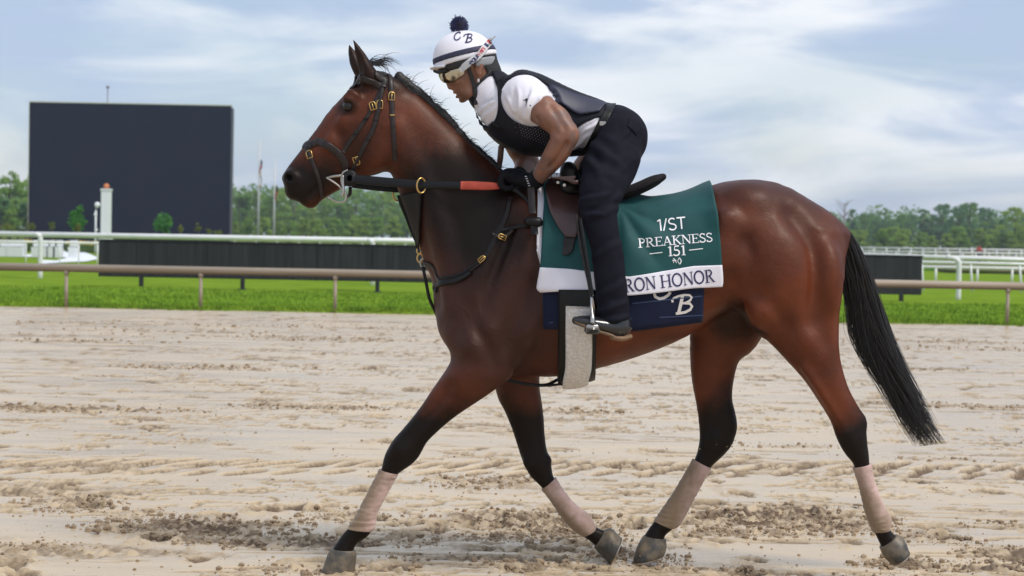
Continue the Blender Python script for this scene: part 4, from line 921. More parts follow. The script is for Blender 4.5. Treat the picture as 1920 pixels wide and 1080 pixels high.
P = np.zeros((nst, kk, 3)); lin = np.linspace(0, 1, kk)
clump = rng.integers(0, 42, nst); cu = rng.random(42); cy = rng.normal(0, .022, 42)
for i in range(nst):
    v = vst[i] + (vend[i] - vst[i]) * lin
    u = uu[i] * (1 - .74 * lin ** 1.4) + cu[clump[i]] * .74 * lin ** 1.4 + wob[i, 0] * .05 * lin * np.sin(lin * 6 + wob[i, 1] * 3) + .06 * lin * math.sin(clump[i] * 1.7) * np.sin(lin * 5 + clump[i]) + rng.normal(0, .05) * lin
    l, r = curve_at(TL, v), curve_at(TR, v); pxy = l * (1 - u[:, None]) + r * u[:, None]
    y = rng.normal(0, .018) * (1 - lin) + (cy[clump[i]] + rng.normal(0, .012)) * lin
    for j in range(kk): P[i, j] = U(pxy[j, 0], pxy[j, 1], y[j])
V, F = strands(P, .0010 + .0011 * rng.random(nst), .0004)
part('tail', mesh_np('tail', V, F), hair_m, horse)
tcore = [pairs([(1530,395,1556,420,.03),(1560,420,1584,440,.032),(1572,470,1606,470,.03),(1584,530,1624,528,.026),(1600,590,1636,585,.015)], 0, k=.02)]
tX, tQ = polygonise(tcore, .008, 0); part('tail_dock', mesh_np('tail_dock', tX, tQ), hair_m, horse)
# mane: a row of short plaited knobs with loose hairs
CR = [(748,141),(765,153),(790,173),(815,196),(835,214),(862,247),(887,273),(911,292),(932,315),(950,332)]
mane = []; mp_ = []
for i, v in enumerate(np.linspace(0, 1, 40)):
    c = curve_at(CR, np.array([v]))[0]; c2 = curve_at(CR, np.array([min(v + .02, 1)]))[0]; c1 = curve_at(CR, np.array([max(v - .02, 0)]))[0]
    ang = -math.atan2(c2[1] - c1[1], c2[0] - c1[0]); j = rng.normal(0, 1, 3)
    mane.append(Ell(U(c[0] + j[0], c[1] + 4 + j[1], .006), (.019, .022, .017 + .003 * j[2]), ang + .5, k=.008))
    mane.append(Ell(U(c[0] - 10 + j[0], c[1] + 18 + j[1], .012), (.020, .03, .032), ang, k=.012))
    for q in range(26):
        L_ = (.014 + .022 * rng.random() ** 2.5) * (1 if rng.random() < .94 else 2.2); a = -ang - 1.15 + rng.normal(0, .5); p0 = np.array([c[0] + rng.normal(0, 4), c[1] + 6 + rng.normal(0, 4)])
        pts = [p0 + np.array([math.cos(a + .5 * t), math.sin(a + .5 * t)]) * t * L_ / PXM for t in np.linspace(0, 1, 6)]
        yy = rng.normal(0, .012); mp_.append([U(p[0], p[1], yy + .02 * t) for p, t in zip(pts, np.linspace(0, 1, 6))])
mX, mQ = polygonise(mane, .005, 0)
mane_o = part('mane', mesh_np('mane', mX, mQ), mat('mane_hair', (.013, .011, .011), .5, bump=.8, bscale=140, bdist=.004), horse)
V, F = strands(mp_, .0011, .0003); part('loose_hair', mesh_np('loose_hair', V, F), hair_m, mane_o)
fl = []
for i in range(90):
    p0 = np.array([688 + rng.random() * 26, 116 + rng.random() * 8]); L_ = 10 + 32 * rng.random(); a = -.75 + rng.normal(0, .30)
    pts = [p0 + np.array([math.cos(a + .9 * t) * t, math.sin(a + .9 * t) * t]) * L_ for t in np.linspace(0, 1, 7)]; y = rng.normal(0, .02)
    fl.append([U(p[0], p[1], y) for p in pts])
V, F = strands(fl, .0012, .0003); part('forelock', mesh_np('forelock', V, F), hair_m, horse)
# ================================================================== tack
def ray(bvh, px, py):
    d = _f + _r * ((px - 960) / FPX) + _u * ((540 - py) / FPX); d = Vector(d).normalized()
    return bvh.ray_cast(Vector(CAM), d)
def at_surf(bvh, px, py, off=0.0, Y=-.1):
    h = ray(bvh, px, py)
    if h[0] is None: return np.array(U(px, py, Y)), np.array([0, -1.0, 0])
    n = np.array(h[1]); n = n if n @ (np.array(h[0]) - CAM) < 0 else -n
    return np.array(h[0]) + n * off, n
def resample(P, step):
    P = np.asarray(P, float); s = np.r_[0, np.cumsum(np.linalg.norm(np.diff(P, axis=0), axis=1))]
    n = max(int(s[-1] / step), 2); t = np.linspace(0, s[-1], n + 1)
    return np.stack([np.interp(t, s, P[:, i]) for i in range(3)], 1)
def ribbon(P, N, w, th, taper=None, crown=.3):
    """a flat strap with thickness and slightly domed face along P, face normal N"""
    P = np.asarray(P, float); N = np.asarray(N, float); n = len(P); w = np.broadcast_to(w, n)
    T = np.gradient(P, axis=0); T /= np.linalg.norm(T, axis=1)[:, None] + 1e-12
    S = np.cross(T, N); S /= np.linalg.norm(S, axis=1)[:, None] + 1e-12; N = np.cross(S, T)
    prof = [(-.5, 0), (-.5, .6), (-.38, 1.0), (0, 1.0 + crown), (.38, 1.0), (.5, .6), (.5, 0)]
    V = np.stack([P + S * (w * a)[:, None] + N * (th * b) for a, b in prof], 1).reshape(-1, 3); m = len(prof); F = []
    for i in range(n - 1):
        for k in range(m):
            l = (k + 1) % m; F.append((i * m + k, i * m + l, i * m + m + l, i * m + m + k))
    F.append(tuple(range(m))); F.append(tuple((n - 1) * m + k for k in range(m - 1, -1, -1)))
    return V, F
def strap(name, pts, w, material, root, bvh=None, off=.001, th=.0035, both=False, step=.008, smooth=2, crown=.3, dY=-.1):
    """pts: photo pixels on the near side (raycast to the surface) or 3-D points; both: carried round to the far side"""
    P = [at_surf(bvh, p[0], p[1], 0, dY)[0] if len(p) == 2 else np.array(p, float) for p in pts]
    if both: P = P + [p * np.array([1, -1, 1]) for p in P[::-1]]
    P = resample(catmull(P, 6) if len(P) > 2 else P, step)
    if bvh is not None:
        for _ in range(smooth):
            Q = P.copy(); Q[1:-1] = (P[:-2] + P[1:-1] * 2 + P[2:]) / 4; P = Q
        Nn = []
        for i in range(len(P)):
            h = bvh.find_nearest(Vector(P[i])); Nn.append(np.array(h[1])); P[i] = np.array(h[0]) + Nn[-1] * off
        Nn = np.array(Nn)
        for _ in range(3):
            Nn[1:-1] = (Nn[:-2] + Nn[1:-1] * 2 + Nn[2:]) / 4; P[1:-1] = (P[:-2] + P[1:-1] * 2 + P[2:]) / 4
        Nn /= np.linalg.norm(Nn, axis=1)[:, None]
    else: Nn = np.tile([0, -1.0, 0], (len(P), 1))
    V, F = ribbon(P, Nn, w, th, crown=crown)
    return part(name, mesh_np(name, V, F), material, root)
def sheet(Gp, Gn, th):
    """closed sheet from a grid of points with outward normals"""
    a, b, _ = Gp.shape; top = (Gp + Gn * th).reshape(-1, 3); bot = Gp.reshape(-1, 3); V = np.r_[top, bot]; n = a * b; F = []
    ix = np.arange(n).reshape(a, b)
    q = np.stack([ix[:-1, :-1], ix[:-1, 1:], ix[1:, 1:], ix[1:, :-1]], -1).reshape(-1, 4); F.append(q); F.append(q[:, ::-1] + n)
    rim = np.r_[ix[0, :], ix[1:, -1], ix[-1, -2::-1], ix[-2:0:-1, 0]]; r2 = np.roll(rim, -1)
    F.append(np.stack([rim, rim + n, r2 + n, r2], 1)); return V, np.concatenate(F)
def grid_normals(Gp):
    du = np.gradient(Gp, axis=0); dv = np.gradient(Gp, axis=1); N = np.cross(du, dv); return N / (np.linalg.norm(N, axis=2, keepdims=True) + 1e-12)
def rows_patch(name, rows, material, root, bvh, off, th, nc=12, nr=24, Y=-.28, **kw):
    """rows (xl,yl,xr,yr) from top to bottom laid on a surface"""
    A = catmull(np.array(rows, float), 8); t = np.linspace(0, len(A) - 1, nr); i = np.minimum(t.astype(int), len(A) - 2); w = (t - i)[:, None]; A = A[i] * (1 - w) + A[i + 1] * w
    Gp = np.zeros((nr, nc, 3)); Gn = np.zeros((nr, nc, 3))
    for j in range(nr):
        for k in range(nc):
            u = k / (nc - 1); Gp[j, k], Gn[j, k] = at_surf(bvh, A[j, 0] * (1 - u) + A[j, 2] * u, A[j, 1] * (1 - u) + A[j, 3] * u, off, Y)
    V, F = sheet(Gp, Gn, th); return part(name, mesh_np(name, V, F), material, root, **kw)
leather = mat('dark_leather', (.010, .0065, .006), .42, spec=.35, col2=(.026, .017, .015), nscale=40, bump=.25, bscale=220, bdist=.001)
leather_b = mat('plain_black_leather', (.004, .004, .0045), .45, spec=.3, bump=.25, bscale=220, bdist=.001)
brown_l = mat('brown_leather', (.070, .028, .024), .38, col2=(.040, .018, .017), nscale=14, bump=.35, bscale=240, bdist=.001, coat=.15)
brass = mat('brass', (.58, .38, .14), .32, metal=1.0)
steel = mat('steel', (.50, .48, .46), .28, metal=1.0, col2=(.40, .36, .31), nscale=30)
rubber = mat('black_rubber', (.005, .005, .0055), .5, spec=.3)
orange_l = mat('orange_rubber_grip', (.42, .055, .025), .65, col2=(.33, .04, .02), nscale=30, bump=.4, bscale=180, bdist=.001)
def buckle(root, px, py, ang, w=11, h=15, bvh=None, off=.006, Y=-.1):
    c, n = at_surf(bvh, px, py, off, Y); mb = MB(); R = []
    n = Vector(n).normalized(); ex = Vector((_r[0], _r[1], _r[2])); ex = (ex - n * ex.dot(n)).normalized(); ez = n.cross(ex) * -1
    ez = ex.cross(n) if ex.cross(n).z > 0 else -ex.cross(n)
    ca, sa = math.cos(ang), math.sin(ang); a = ex * ca + ez * sa; b = ez * ca - ex * sa
    q = [(-1, -1), (-1, .4), (-.8, .85), (-.4, 1), (.4, 1), (.8, .85), (1, .4), (1, -1), (-1, -1)]
    pts = [Vector(c) + a * (x * w / 2 * PXM) + b * (y * h / 2 * PXM) for x, y in q]
    mb.tube(pts, .0024, 8); mb.tube([Vector(c) - b * (h / 2 * PXM), Vector(c) + b * (h / 2 * PXM)], .0022, 6)
    return part('buckle', mb.mesh('buckle', True), brass, root)
# ---------------------------------------------------------------- bridle
bridle = thing('bridle', U(700, 200, 0), 'dark leather bridle with brass buckles on the bay horse\'s head', 'bridle')
top_c = lambda px, py: tuple(U(px, py, 0))
hd = hBVH
strap('headpiece', [(717,163),(720,150),(722,138),(724,130), top_c(722,121)], .030, leather, bridle, hd, both=True, th=.005)
strap('browband', [(716,163),(697,154),(677,146),(662,144), top_c(650,152)], .026, leather, bridle, hd, both=True, th=.004, crown=.4)
strap('cheekpiece', [(717,164),(713,184),(708,212),(702,237),(689,264),(676,289),(667,308),(660,322)], .019, leather, bridle, hd, th=.005, off=.003)
strap('cheekpiece', [tuple(at_surf(hd, *p)[0] * np.array([1, -1, 1])) for p in [(717,164),(708,212),(689,264),(667,308),(660,322)]], .019, leather, bridle, hd, th=.005, off=.003)
strap('noseband_hanger', [(716,165),(707,184),(698,201),(687,223),(668,250),(655,268),(644,285)], .016, leather, bridle, hd, th=.004)
strap('throatlatch', [(741,300),(740,282),(738,250),(736,217),(734,183),(733,167),(732,145), top_c(733,128)], .020, leather, bridle, hd, both=True, th=.004)
strap('noseband', [(648,338),(649,318),(644,300),(634,288),(614,273),(594,264),(577,260), top_c(569,271)], .030, leather, bridle, hd, both=True, th=.0045, crown=.4)
strap('flash_strap', [(603,368),(602,352),(597,333),(589,311),(581,291),(574,276),(570,268)], .016, leather, bridle, hd, th=.004, off=.004)
for px, py, a in ((712,196,-.05), (699,199,.3), (734,181,-.05), (669,301,-2.85), (581,290,.3)): buckle(bridle, px, py, a, bvh=hd)
for px, py in ((736,217), (705,226), (690,262), (668,251), (686,223)):
    c, n = at_surf(hd, px, py, .006); mb = MB(); mb.box(c, (.022, .008, .007), bev=.002); part('keeper', mb.mesh('keeper'), brass if px == 736 else leather_b, bridle)
# bit: ring, cheek bars and wire, with a rubber guard
bit = part('bit', MB().tube([U(612,333,-.066), U(628,330,-.072), U(646,329,-.078)], [.005,.0055,.006], 10).mesh('bit_bar', True), steel, bridle)
def wire(name, pts, r, m=steel, root=bit, closed=False):
    P = [np.array(p) for p in pts]; P = catmull(P + ([P[0]] if closed else []), 5); return part(name, MB().tube(P, r, 8).mesh(name, True), m, root)
wire('bit_wire', [U(612,333,-.068), U(622,339,-.073), U(637,350,-.078), U(645,360,-.08)], .0040)
wire('bit_ring', [U(652,319,-.084), U(643,324,-.084), U(640,338,-.084), U(643,352,-.086), U(648,364,-.086), U(648,374,-.086), U(640,379,-.084), U(628,377,-.08), U(615,369,-.07)], .0042)
wire('bit_shank', [U(643,329,-.086), U(643,345,-.088), U(644,357,-.09), U(641,368,-.088)], .0062)
mb = MB(); c = U(656,334,-.082)
for r_, y_ in ((.034, 0),): 
    prof = [(.012, -.006), (.030, -.006), (.034, 0), (.030, .006), (.012, .006)]
    V = []; F = []; n = 28
    for r1, z1 in prof:
        for k in range(n): q = 2 * math.pi * k / n; V.append((c[0] + r1 * math.cos(q), c[1] + z1, c[2] + r1 * math.sin(q)))
    for i in range(4):
        for k in range(n): l = (k + 1) % n; F.append((i * n + k, i * n + l, i * n + n + l, i * n + n + k))
    F.append(tuple(range(n))); F.append(tuple(4 * n + k for k in range(n)))
    mb.add(V, F)
part('bit_guard', mb.mesh('bit_guard', True), rubber, bridle)
strap('chin_strap', [tuple(U(657,352,-.075)), tuple(U(656,364,-.05)), tuple(U(652,368,0)), tuple(U(656,364,.05)), tuple(U(657,352,.075))], .014, leather_b, bridle, None, th=.006)
# reins: broad leather, orange grip near the hand; the far rein mirrors it
def rein(name, pts, w, m, root): 
    P = resample(catmull([np.array(p) for p in pts], 8), .012); Nn = np.tile([0, -1.0, .15], (len(P), 1))
    V, F = ribbon(P, Nn, np.interp(np.linspace(0, 1, len(P)), np.linspace(0, 1, len(w)), w), .005); return part(name, mesh_np(name, V, F), m, root)
rein('rein', [U(660,335,-.090), U(700,339,-.098), U(745,343,-.112), U(790,346,-.125), U(830,347,-.140), U(866,348,-.150)], [.036,.036,.036,.033,.030,.029], leather_b, bridle)
rein('rein', [U(660,345,.080), U(700,350,.098), U(745,354,.112), U(790,356,.125), U(840,354,.145), U(900,350,.150), U(948,346,.10)], [.032,.032,.030], leather_b, bridle)
rein('rein_grip', [U(864,348,-.1525), U(885,348,-.155), U(915,349,-.152), U(946,349,-.137)], [.034,.034,.032,.018], orange_l, bridle)
rein('rein_end', [U(944,350,-.135), U(965,356,-.14), U(985,372,-.15), U(1000,390,-.17)], [.018,.014,.012], leather_b, bridle)
# ---------------------------------------------------------------- martingale and breastplate
mart = thing('martingale', U(800, 480, 0), 'black leather martingale and breastplate around the horse\'s neck and chest', 'martingale')
for px, py, y in ((790,348,-.137), (745,362,.130)):
    part('ring', MB().tube([U(px + 11 * math.cos(q) * (.75), py + 14 * math.sin(q), y + .012 * math.cos(q)) for q in np.linspace(0, 2 * math.pi, 21)], .0040, 8).mesh('ring', True), brass, mart)
BR = [(744,366,793,357),(750,386,792,378),(760,410,791,404),(769,434,790,430),(777,452,790,450),(780,466,788,466)]
bib = rows_patch('bib', BR, leather_b, mart, hd, .008, .004, 10, 22, -.03)
_m = bib.data.copy(); _co = np.zeros(len(_m.vertices) * 3, np.float32); _m.vertices.foreach_get('co', _co); _co[1::3] *= -1; _m.vertices.foreach_set('co', _co); part('bib', _m, leather_b, mart)
for px, py, r_ in ((786,470,6), (788,484,8)):
    part('brass_clip', MB().tube([U(px + r_ * .7 * math.cos(q), py + r_ * math.sin(q), -.02) for q in np.linspace(0, 2 * math.pi, 17)], .0036, 8).mesh('clip', True), brass, mart)
part('steel_ring', MB().tube([U(793 + 5 * math.cos(q), 493 + 8 * math.sin(q), -.025) for q in np.linspace(0, 2 * math.pi, 17)], .003, 8).mesh('ring', True), steel, mart)
strap('neck_strap', [top_c(968,338),(958,372),(951,398),(940,425),(926,452),(908,484),(880,508),(850,522),(826,527),(806,520),(796,505), tuple(U(790,494,-.02))][1:], .020, leather, mart, hd, th=.004, off=.003)
strap('neck_strap', [(955,380),(951,398),(940,425),(926,452),(908,484),(880,506),(850,519),(826,522)], .012, leather_b, mart, hd, th=.004, off=.007)
strap('breast_strap', [(806,547),(815,538),(832,531),(856,526),(884,511)], .020, leather_b, mart, hd, th=.004, off=.006)
strap('saddle_strap', [(925,440),(935,434),(955,429),(985,424),(1012,421)], .013, leather_b, mart, hd, th=.004, off=.006)
strap('saddle_strap', [(925,441),(938,447),(952,440),(966,431)], .013, leather, mart, hd, th=.004, off=.010)
buckle(mart, 940, 445, 1.2, 9, 14, hd, .016); buckle(mart, 905, 487, -.9, 8, 14, hd, .012)
strap('chest_strap', [tuple(U(793,500,-.03)), tuple(U(799,530,-.035)), tuple(U(806,562,-.03)), tuple(U(818,588,-.02)), tuple(U(828,620,0))], .013, leather_b, mart, None, th=.004)
strap('belly_strap', [tuple(U(948,712,-.10)), tuple(U(985,720,-.09)), tuple(U(1022,722,-.06)), tuple(U(1045,712,-.03))], .013, leather_b, mart, None, th=.005)
strap('belly_strap', [tuple(U(985,719,-.095)), tuple(U(1020,723,-.08)), tuple(U(1055,719,-.06)), tuple(U(1082,709,-.04))], .010, leather_b, mart, None, th=.005)
# ---------------------------------------------------------------- cloths
def drape(px0, px1, bot, off, nx, nv, wav=0.0, seed=0.0, topcut=None, lift=None):
    """a cloth laid over the back, hanging to the pixel line bot(px) on both sides"""
    Gp = np.zeros((nx, nv, 3))
    for i in range(nx):
        px = px0 + (px1 - px0) * i / (nx - 1); x = U(px, 480, -.27)[0]
        zb = U(px, bot(px), -.285)[2]
        zc = 1.16; pts = []
        for th in np.linspace(math.radians(-75), math.radians(90), 70):
            d = Vector((0, -math.cos(th), math.sin(th))); o = Vector((x, 0, zc)) + d * .9
            h = hBVH.ray_cast(o, -d)
            if h[0] is None: continue
            pts.append(np.array(h[0]) + np.array(h[1]) * off * (1 - .62 * float(np.clip((px - 1215) / 120, 0, 1))))
        pts = np.array(pts); pts[-1, 1] = 0
        # hang straight once the barrel turns under
        k = int(np.argmin(pts[:, 1])); pts[:k, 1] = pts[k, 1] + .25 * (pts[:k, 1] - pts[k, 1])
        m = pts[:, 2] >= zb; pts = np.r_[[[x, np.interp(zb, pts[:k + 8, 2], pts[:k + 8, 1]), zb]], pts[m]]
        s = np.r_[0, np.cumsum(np.linalg.norm(np.diff(pts, axis=0), axis=1))]; h_ = nv // 2 + 1
        t = np.linspace(0, s[-1], h_); L = np.stack([np.interp(t, s, pts[:, c]) for c in range(3)], 1)
        Gp[i, :h_] = L; Gp[i, h_ - 1:] = (L * np.array([1, -1, 1]))[::-1]
    for _ in range(3): Gp[1:-1] = (Gp[:-2] + 2 * Gp[1:-1] + Gp[2:]) / 4
    N = grid_normals(Gp)
    c0 = np.array([0, 0, 1.1]); N *= np.sign(((Gp - c0) * np.array([0, 1, 1]) * N).sum(2, keepdims=True))
    if wav:
        D = fbm3(np.c_[(Gp[..., 0] * 7 + seed).ravel(), Gp[..., 1].ravel() * 2, (Gp[..., 2] * 2.5).ravel()], 3).reshape(nx, nv) - .42
        Gp = Gp + N * (D * wav)[..., None]
    if lift is not None: Gp = Gp + N * lift(Gp)[..., None]
    return Gp, N
lin = lambda *P: (lambda x: float(np.interp(x, [p[0] for p in P], [p[1] for p in P])))
green = mat('green_cloth', (.0065, .068, .068), .66, spec=.3, col2=(.005, .053, .056), nscale=12, sheen=.06, bump=.35, bscale=300, bdist=.0008)
whitec = mat('white_cloth', (.76, .74, .80), .7, sheen=.2, bump=.3, bscale=300, bdist=.0008)
navyc = mat('navy_cloth', (.0045, .0075, .026), .78, spec=.2, col2=(.007, .011, .034), nscale=20, sheen=.05, bump=.4, bscale=250, bdist=.001)
creamc = mat('cream_embroidery', (.62, .58, .54), .8, bump=.5, bscale=400, bdist=.0008)
# navy pad under everything
Gp, Gn = drape(1022, 1321, lin((1022, 618), (1184, 622), (1321, 605)), .008, 44, 61, .005, 3.0)
V, F = sheet(Gp, Gn, .005); nav_me = mesh_np('navy_pad', V, F); navy = obj('saddle_pad', nav_me, navyc, label='navy blue quilted saddle pad with cream monogram, under the green cloth', cat='saddle pad')
navBVH = BVHTree.FromPolygons([Vector(v) for v in V.tolist()], F.tolist())
# pale under-pad showing at the front edge
Gp, Gn = drape(1006, 1042, lin((1006, 470), (1020, 520), (1042, 525)), .012, 12, 61, .004, 5.0)
V, F = sheet(Gp, Gn, .007); obj('under_pad', mesh_np('under_pad', V, F), whitec, label='white under pad showing along the front edge of the green cloth', cat='saddle pad')
# green race cloth with white name band
def folds(Gp):
    x, z = Gp[..., 0], Gp[..., 2]; c = U(1165, 385, -.25)
    dx, dz = x - c[0], z - c[2]; r = np.sqrt(dx * dx + dz * dz); a = np.arctan2(-dz, dx)
    f = .017 * (np.abs(np.sin(a * 5.2 + .6 + 2 * r)) - .4) * np.exp(-((r - .15) / .14) ** 2) * (dx > -.02)
    return f + .006 * np.sin(x * 24 + z * 9) * np.clip((1.25 - z) / .3, 0, 1)
bt = lin((1016, 545), (1073, 545), (1120, 551), (1178, 553), (1230, 548), (1300, 539), (1357, 537))
Gp, Gn = drape(1016, 1356, bt, .027, 70, 121, .008, 1.0, lift=folds)
sk = np.linspace(0, 1, 70)[:, None]; zmid = Gp[..., 2]
Gp[..., 0] += (.028 * np.clip((1.05 - zmid) / .4 + .35, -1, 1)) * (sk ** 3)
V, F = sheet(Gp, Gn, .003)
gr_me = mesh_np('green_cloth', V, F); gcloth = obj('race_cloth', gr_me, green, label='green racing saddle cloth lettered PREAKNESS 151 with white name band', cat='saddle cloth')
grBVH = BVHTree.FromPolygons([Vector(v) for v in V.tolist()], F.tolist())
# band = the bottom strip of the same cloth, a few millimetres proud
nv = 121; Bp = []
topb = lin((1016, 502), (1073, 505), (1178, 519), (1230, 511), (1300, 499), (1357, 497))
for i in range(70):
    px = 1016 + (1356 - 1016) * i / 69; zt = U(px, topb(px), -.30)[2]
    col = Gp[i, :61]; L_ = np.stack([np.interp(np.linspace(col[0, 2] - .002, zt, 14), col[:, 2], col[:, c]) for c in range(3)], 1); L_[:, 2] = np.linspace(col[0, 2] - .002, zt, 14); Bp.append(L_)
Bp = np.array(Bp); Bn = grid_normals(Bp); Bn *= np.sign(-Bn[..., 1:2])
V, F = sheet(Bp + Bn * .004, Bn, .002); band_me = mesh_np('name_band', V, F); band = part('name_band', band_me, whitec, gcloth)
bandBVH = BVHTree.FromPolygons([Vector(v) for v in V.tolist()], F.tolist())
mirr = band_me.copy()
_co = np.zeros(len(mirr.vertices) * 3, np.float32); mirr.vertices.foreach_get('co', _co); _co[1::3] *= -1; mirr.vertices.foreach_set('co', _co); mirr.flip_normals(); part('name_band', mirr, whitec, gcloth)
V, F = sheet(np.array([[Gp[i, k] for i in range(-2, 0)] for k in range(0, 121, 4)]), np.array([[Gn[i, k] for i in range(-2, 0)] for k in range(0, 121, 4)]), .0045); 
# ---------------------------------------------------------------- lettering
def arc(cx, cy, rx, ry, a0, a1, n=14): return [(cx + rx * math.cos(math.radians(a)), cy + ry * math.sin(math.radians(a))) for a in np.linspace(a0, a1, n)]
# each glyph: advance, list of (points, weight) ; weight 1 thick 0.45 thin ; height 1
T_, t_ = 1.0, .45
def serif(x, y, w=.16): return ([(x - w, y), (x + w, y)], t_)
GL = {
 'P': (.62, [([(.14,0),(.14,1)],T_), serif(.14,0), ([(0,.98),(.30,.98)],t_), (arc(.28,.74,.24,.24,90,-90),.9), ([(.14,.50),(.28,.50)],t_)]),
 'R': (.72, [([(.14,0),(.14,1)],T_), serif(.14,0), ([(0,.98),(.30,.98)],t_), (arc(.28,.75,.23,.23,90,-90),.9), ([(.14,.52),(.28,.52)],t_), ([(.30,.52),(.60,.03)],T_), ([(.52,.02),(.74,.02)],t_)]),
 'E': (.62, [([(.14,0),(.14,1)],T_), ([(0,.98),(.54,.98)],t_), ([(0,.02),(.56,.02)],t_), ([(.14,.52),(.42,.52)],t_), ([(.54,1),(.54,.80)],t_), ([(.57,0),(.57,.22)],t_), ([(.42,.62),(.42,.42)],t_)]),
 'A': (.76, [([(.36,1),(.64,0)],T_), ([(.36,1),(.10,0)],t_), ([(.20,.34),(.54,.34)],t_), serif(.10,.02,.11), serif(.64,.02,.14)]),
 'K': (.74, [([(.14,0),(.14,1)],T_), serif(.14,.02), serif(.14,.98), ([(.60,.98),(.16,.46)],t_), ([(.28,.58),(.64,.02)],T_), serif(.58,.98,.12), serif(.64,.02,.12)]),
 'N': (.80, [([(.12,0),(.12,1)],t_), ([(.12,1),(.66,0)],T_), ([(.66,0),(.66,1)],t_), serif(.12,.02,.12), serif(.66,.98,.12), ([(0,.98),(.16,.98)],t_)]),
 'S': (.54, [(arc(.26,.75,.18,.23,20,180,10) + arc(.26,.75,.18,.2,180,250,6)[1:] + arc(.26,.25,.2,.23,70,-10,8) + arc(.26,.25,.2,.23,-10,-165,10)[1:],.8), ([(.44,.98),(.44,.78)],t_), ([(.06,.02),(.06,.24)],t_)]),
 'O': (.84, [(arc(.40,.5,.34,.49,70,290,18),T_), (arc(.40,.5,.34,.49,-110,110,18),.95), (arc(.40,.5,.34,.49,60,120,6),t_)]),
 'H': (.86, [([(.14,0),(.14,1)],T_), ([(.68,0),(.68,1)],T_), ([(.14,.5),(.68,.5)],t_), serif(.14,.02), serif(.14,.98), serif(.68,.02), serif(.68,.98)]),
 'I': (.34, [([(.15,0),(.15,1)],T_), serif(.15,.02), serif(.15,.98)]),
 '1': (.42, [([(.22,0),(.22,1)],T_), ([(.22,.99),(.06,.86)],t_), serif(.22,.02,.15)]),
 '5': (.56, [([(.14,.98),(.46,.98)],.8), ([(.14,.98),(.10,.55)],t_), (arc(.22,.30,.24,.29,115,-150,16),.85)]),
 ' ': (.32, []),
 's1': (.40, [([(.24,0),(.24,1)],.75), ([(.24,.98),(.04,.84)],.7)]), 's/': (.36, [([(.02,-.02),(.28,1.02)],.65)]),
 'sS': (.64, [(arc(.30,.74,.22,.24,35,180,10) + arc(.30,.74,.22,.22,180,250,6)[1:] + arc(.30,.25,.25,.25,70,0,8) + arc(.30,.25,.25,.25,0,-155,12)[1:],.75)]),
 'sT': (.62, [([(.30,0),(.30,.98)],.75), ([(0,.97),(.60,.97)],.75)]),
 'cC': (1.0, [([(.98,.80),(1.0,.94),(.90,1.0),(.72,1.0),(.46,.90),(.26,.68),(.14,.40),(.18,.14),(.36,.0),(.58,.02),(.78,.14),(.90,.30)],.9), ([(.98,.80),(.90,.78)],.9)]),
 'cB': (1.0, [([(.56,.98),(.46,.62),(.34,.20),(.28,.0)],1.1), ([(.10,.68),(.08,.80),(.18,.92),(.36,.99),(.62,1.02),(.86,.96),(.94,.82),(.86,.66),(.68,.56),(.50,.54)],.75), ([(.60,.55),(.82,.48),(.90,.30),(.80,.12),(.58,.01),(.36,.0),(.16,.0)],.9)]),
}
def text(keys, p0, p1, h, bvh, off, wt, Y=-.3, shear=0.0, fit=True):
    """glyph strokes along the photo line p0->p1 (baseline) laid on a surface"""
    adv = sum(GL[k][0] for k in keys); p0, p1 = np.array(p0, float), np.array(p1, float)
    ex = (p1 - p0) / np.linalg.norm(p1 - p0); ey = np.array([ex[1], -ex[0]]); sx = np.linalg.norm(p1 - p0) / adv; x = 0; V, F = [], []; lay = 0
    for k in keys:
        a, st = GL[k]
        for pts, w in st:
            q = np.array([p0 + ex * (x + u + shear * v) * sx + ey * v * h for u, v in pts]); lay += 1
            if len(q) == 2: q = np.stack([q[0] + (q[1] - q[0]) * t for t in np.linspace(0, 1, 5)])
            T = np.gradient(q, axis=0); T /= np.linalg.norm(T, axis=1)[:, None] + 1e-9; Nn = np.c_[-T[:, 1], T[:, 0]]
            hw = wt * w * h / 2; b = len(V)
            for c, nn in zip(q, Nn):
                for sg in (-1, 1):
                    pp = c + nn * hw * sg; loc, n = at_surf(bvh, pp[0], pp[1], off + .00012 * (lay % 9), Y); V.append(loc)
            for i in range(len(q) - 1): F.append((b + 2 * i, b + 2 * i + 1, b + 2 * i + 3, b + 2 * i + 2))
        x += a
    return np.array(V), F
white_thread = mat('white_thread', (.80, .80, .82), .6, bump=.4, bscale=500, bdist=.0006)
navy_thread = mat('navy_thread', (.018, .016, .085), .6)
def put_text(name, keys, p0, p1, h, bvh, m, root, wt=.13, off=.0016, **kw):
    V, F = text(keys, p0, p1, h, bvh, off, wt, **kw); return part(name, mesh_np(name, V, F, False), m, root)
put_text('lettering', ['s1', 's/', 'sS', 'sT'], (1233, 434), (1287, 429), 22, grBVH, white_thread, gcloth, .16)
put_text('lettering', list('PREAKNESS'), (1197, 464.5), (1337, 453), 16.5, grBVH, white_thread, gcloth, .15)
put_text('lettering', list('151'), (1252, 480.5), (1287, 478), 18, grBVH, white_thread, gcloth, .17)
GL['-'] = (1.0, [([(0, .5), (1, .5)], 1.0)])
put_text('lettering', ['-'], (1218, 477), (1242, 474), 1.6, grBVH, white_thread, gcloth, 1.0)
put_text('lettering', ['-'], (1292, 470), (1318, 467), 1.6, grBVH, white_thread, gcloth, 1.0)
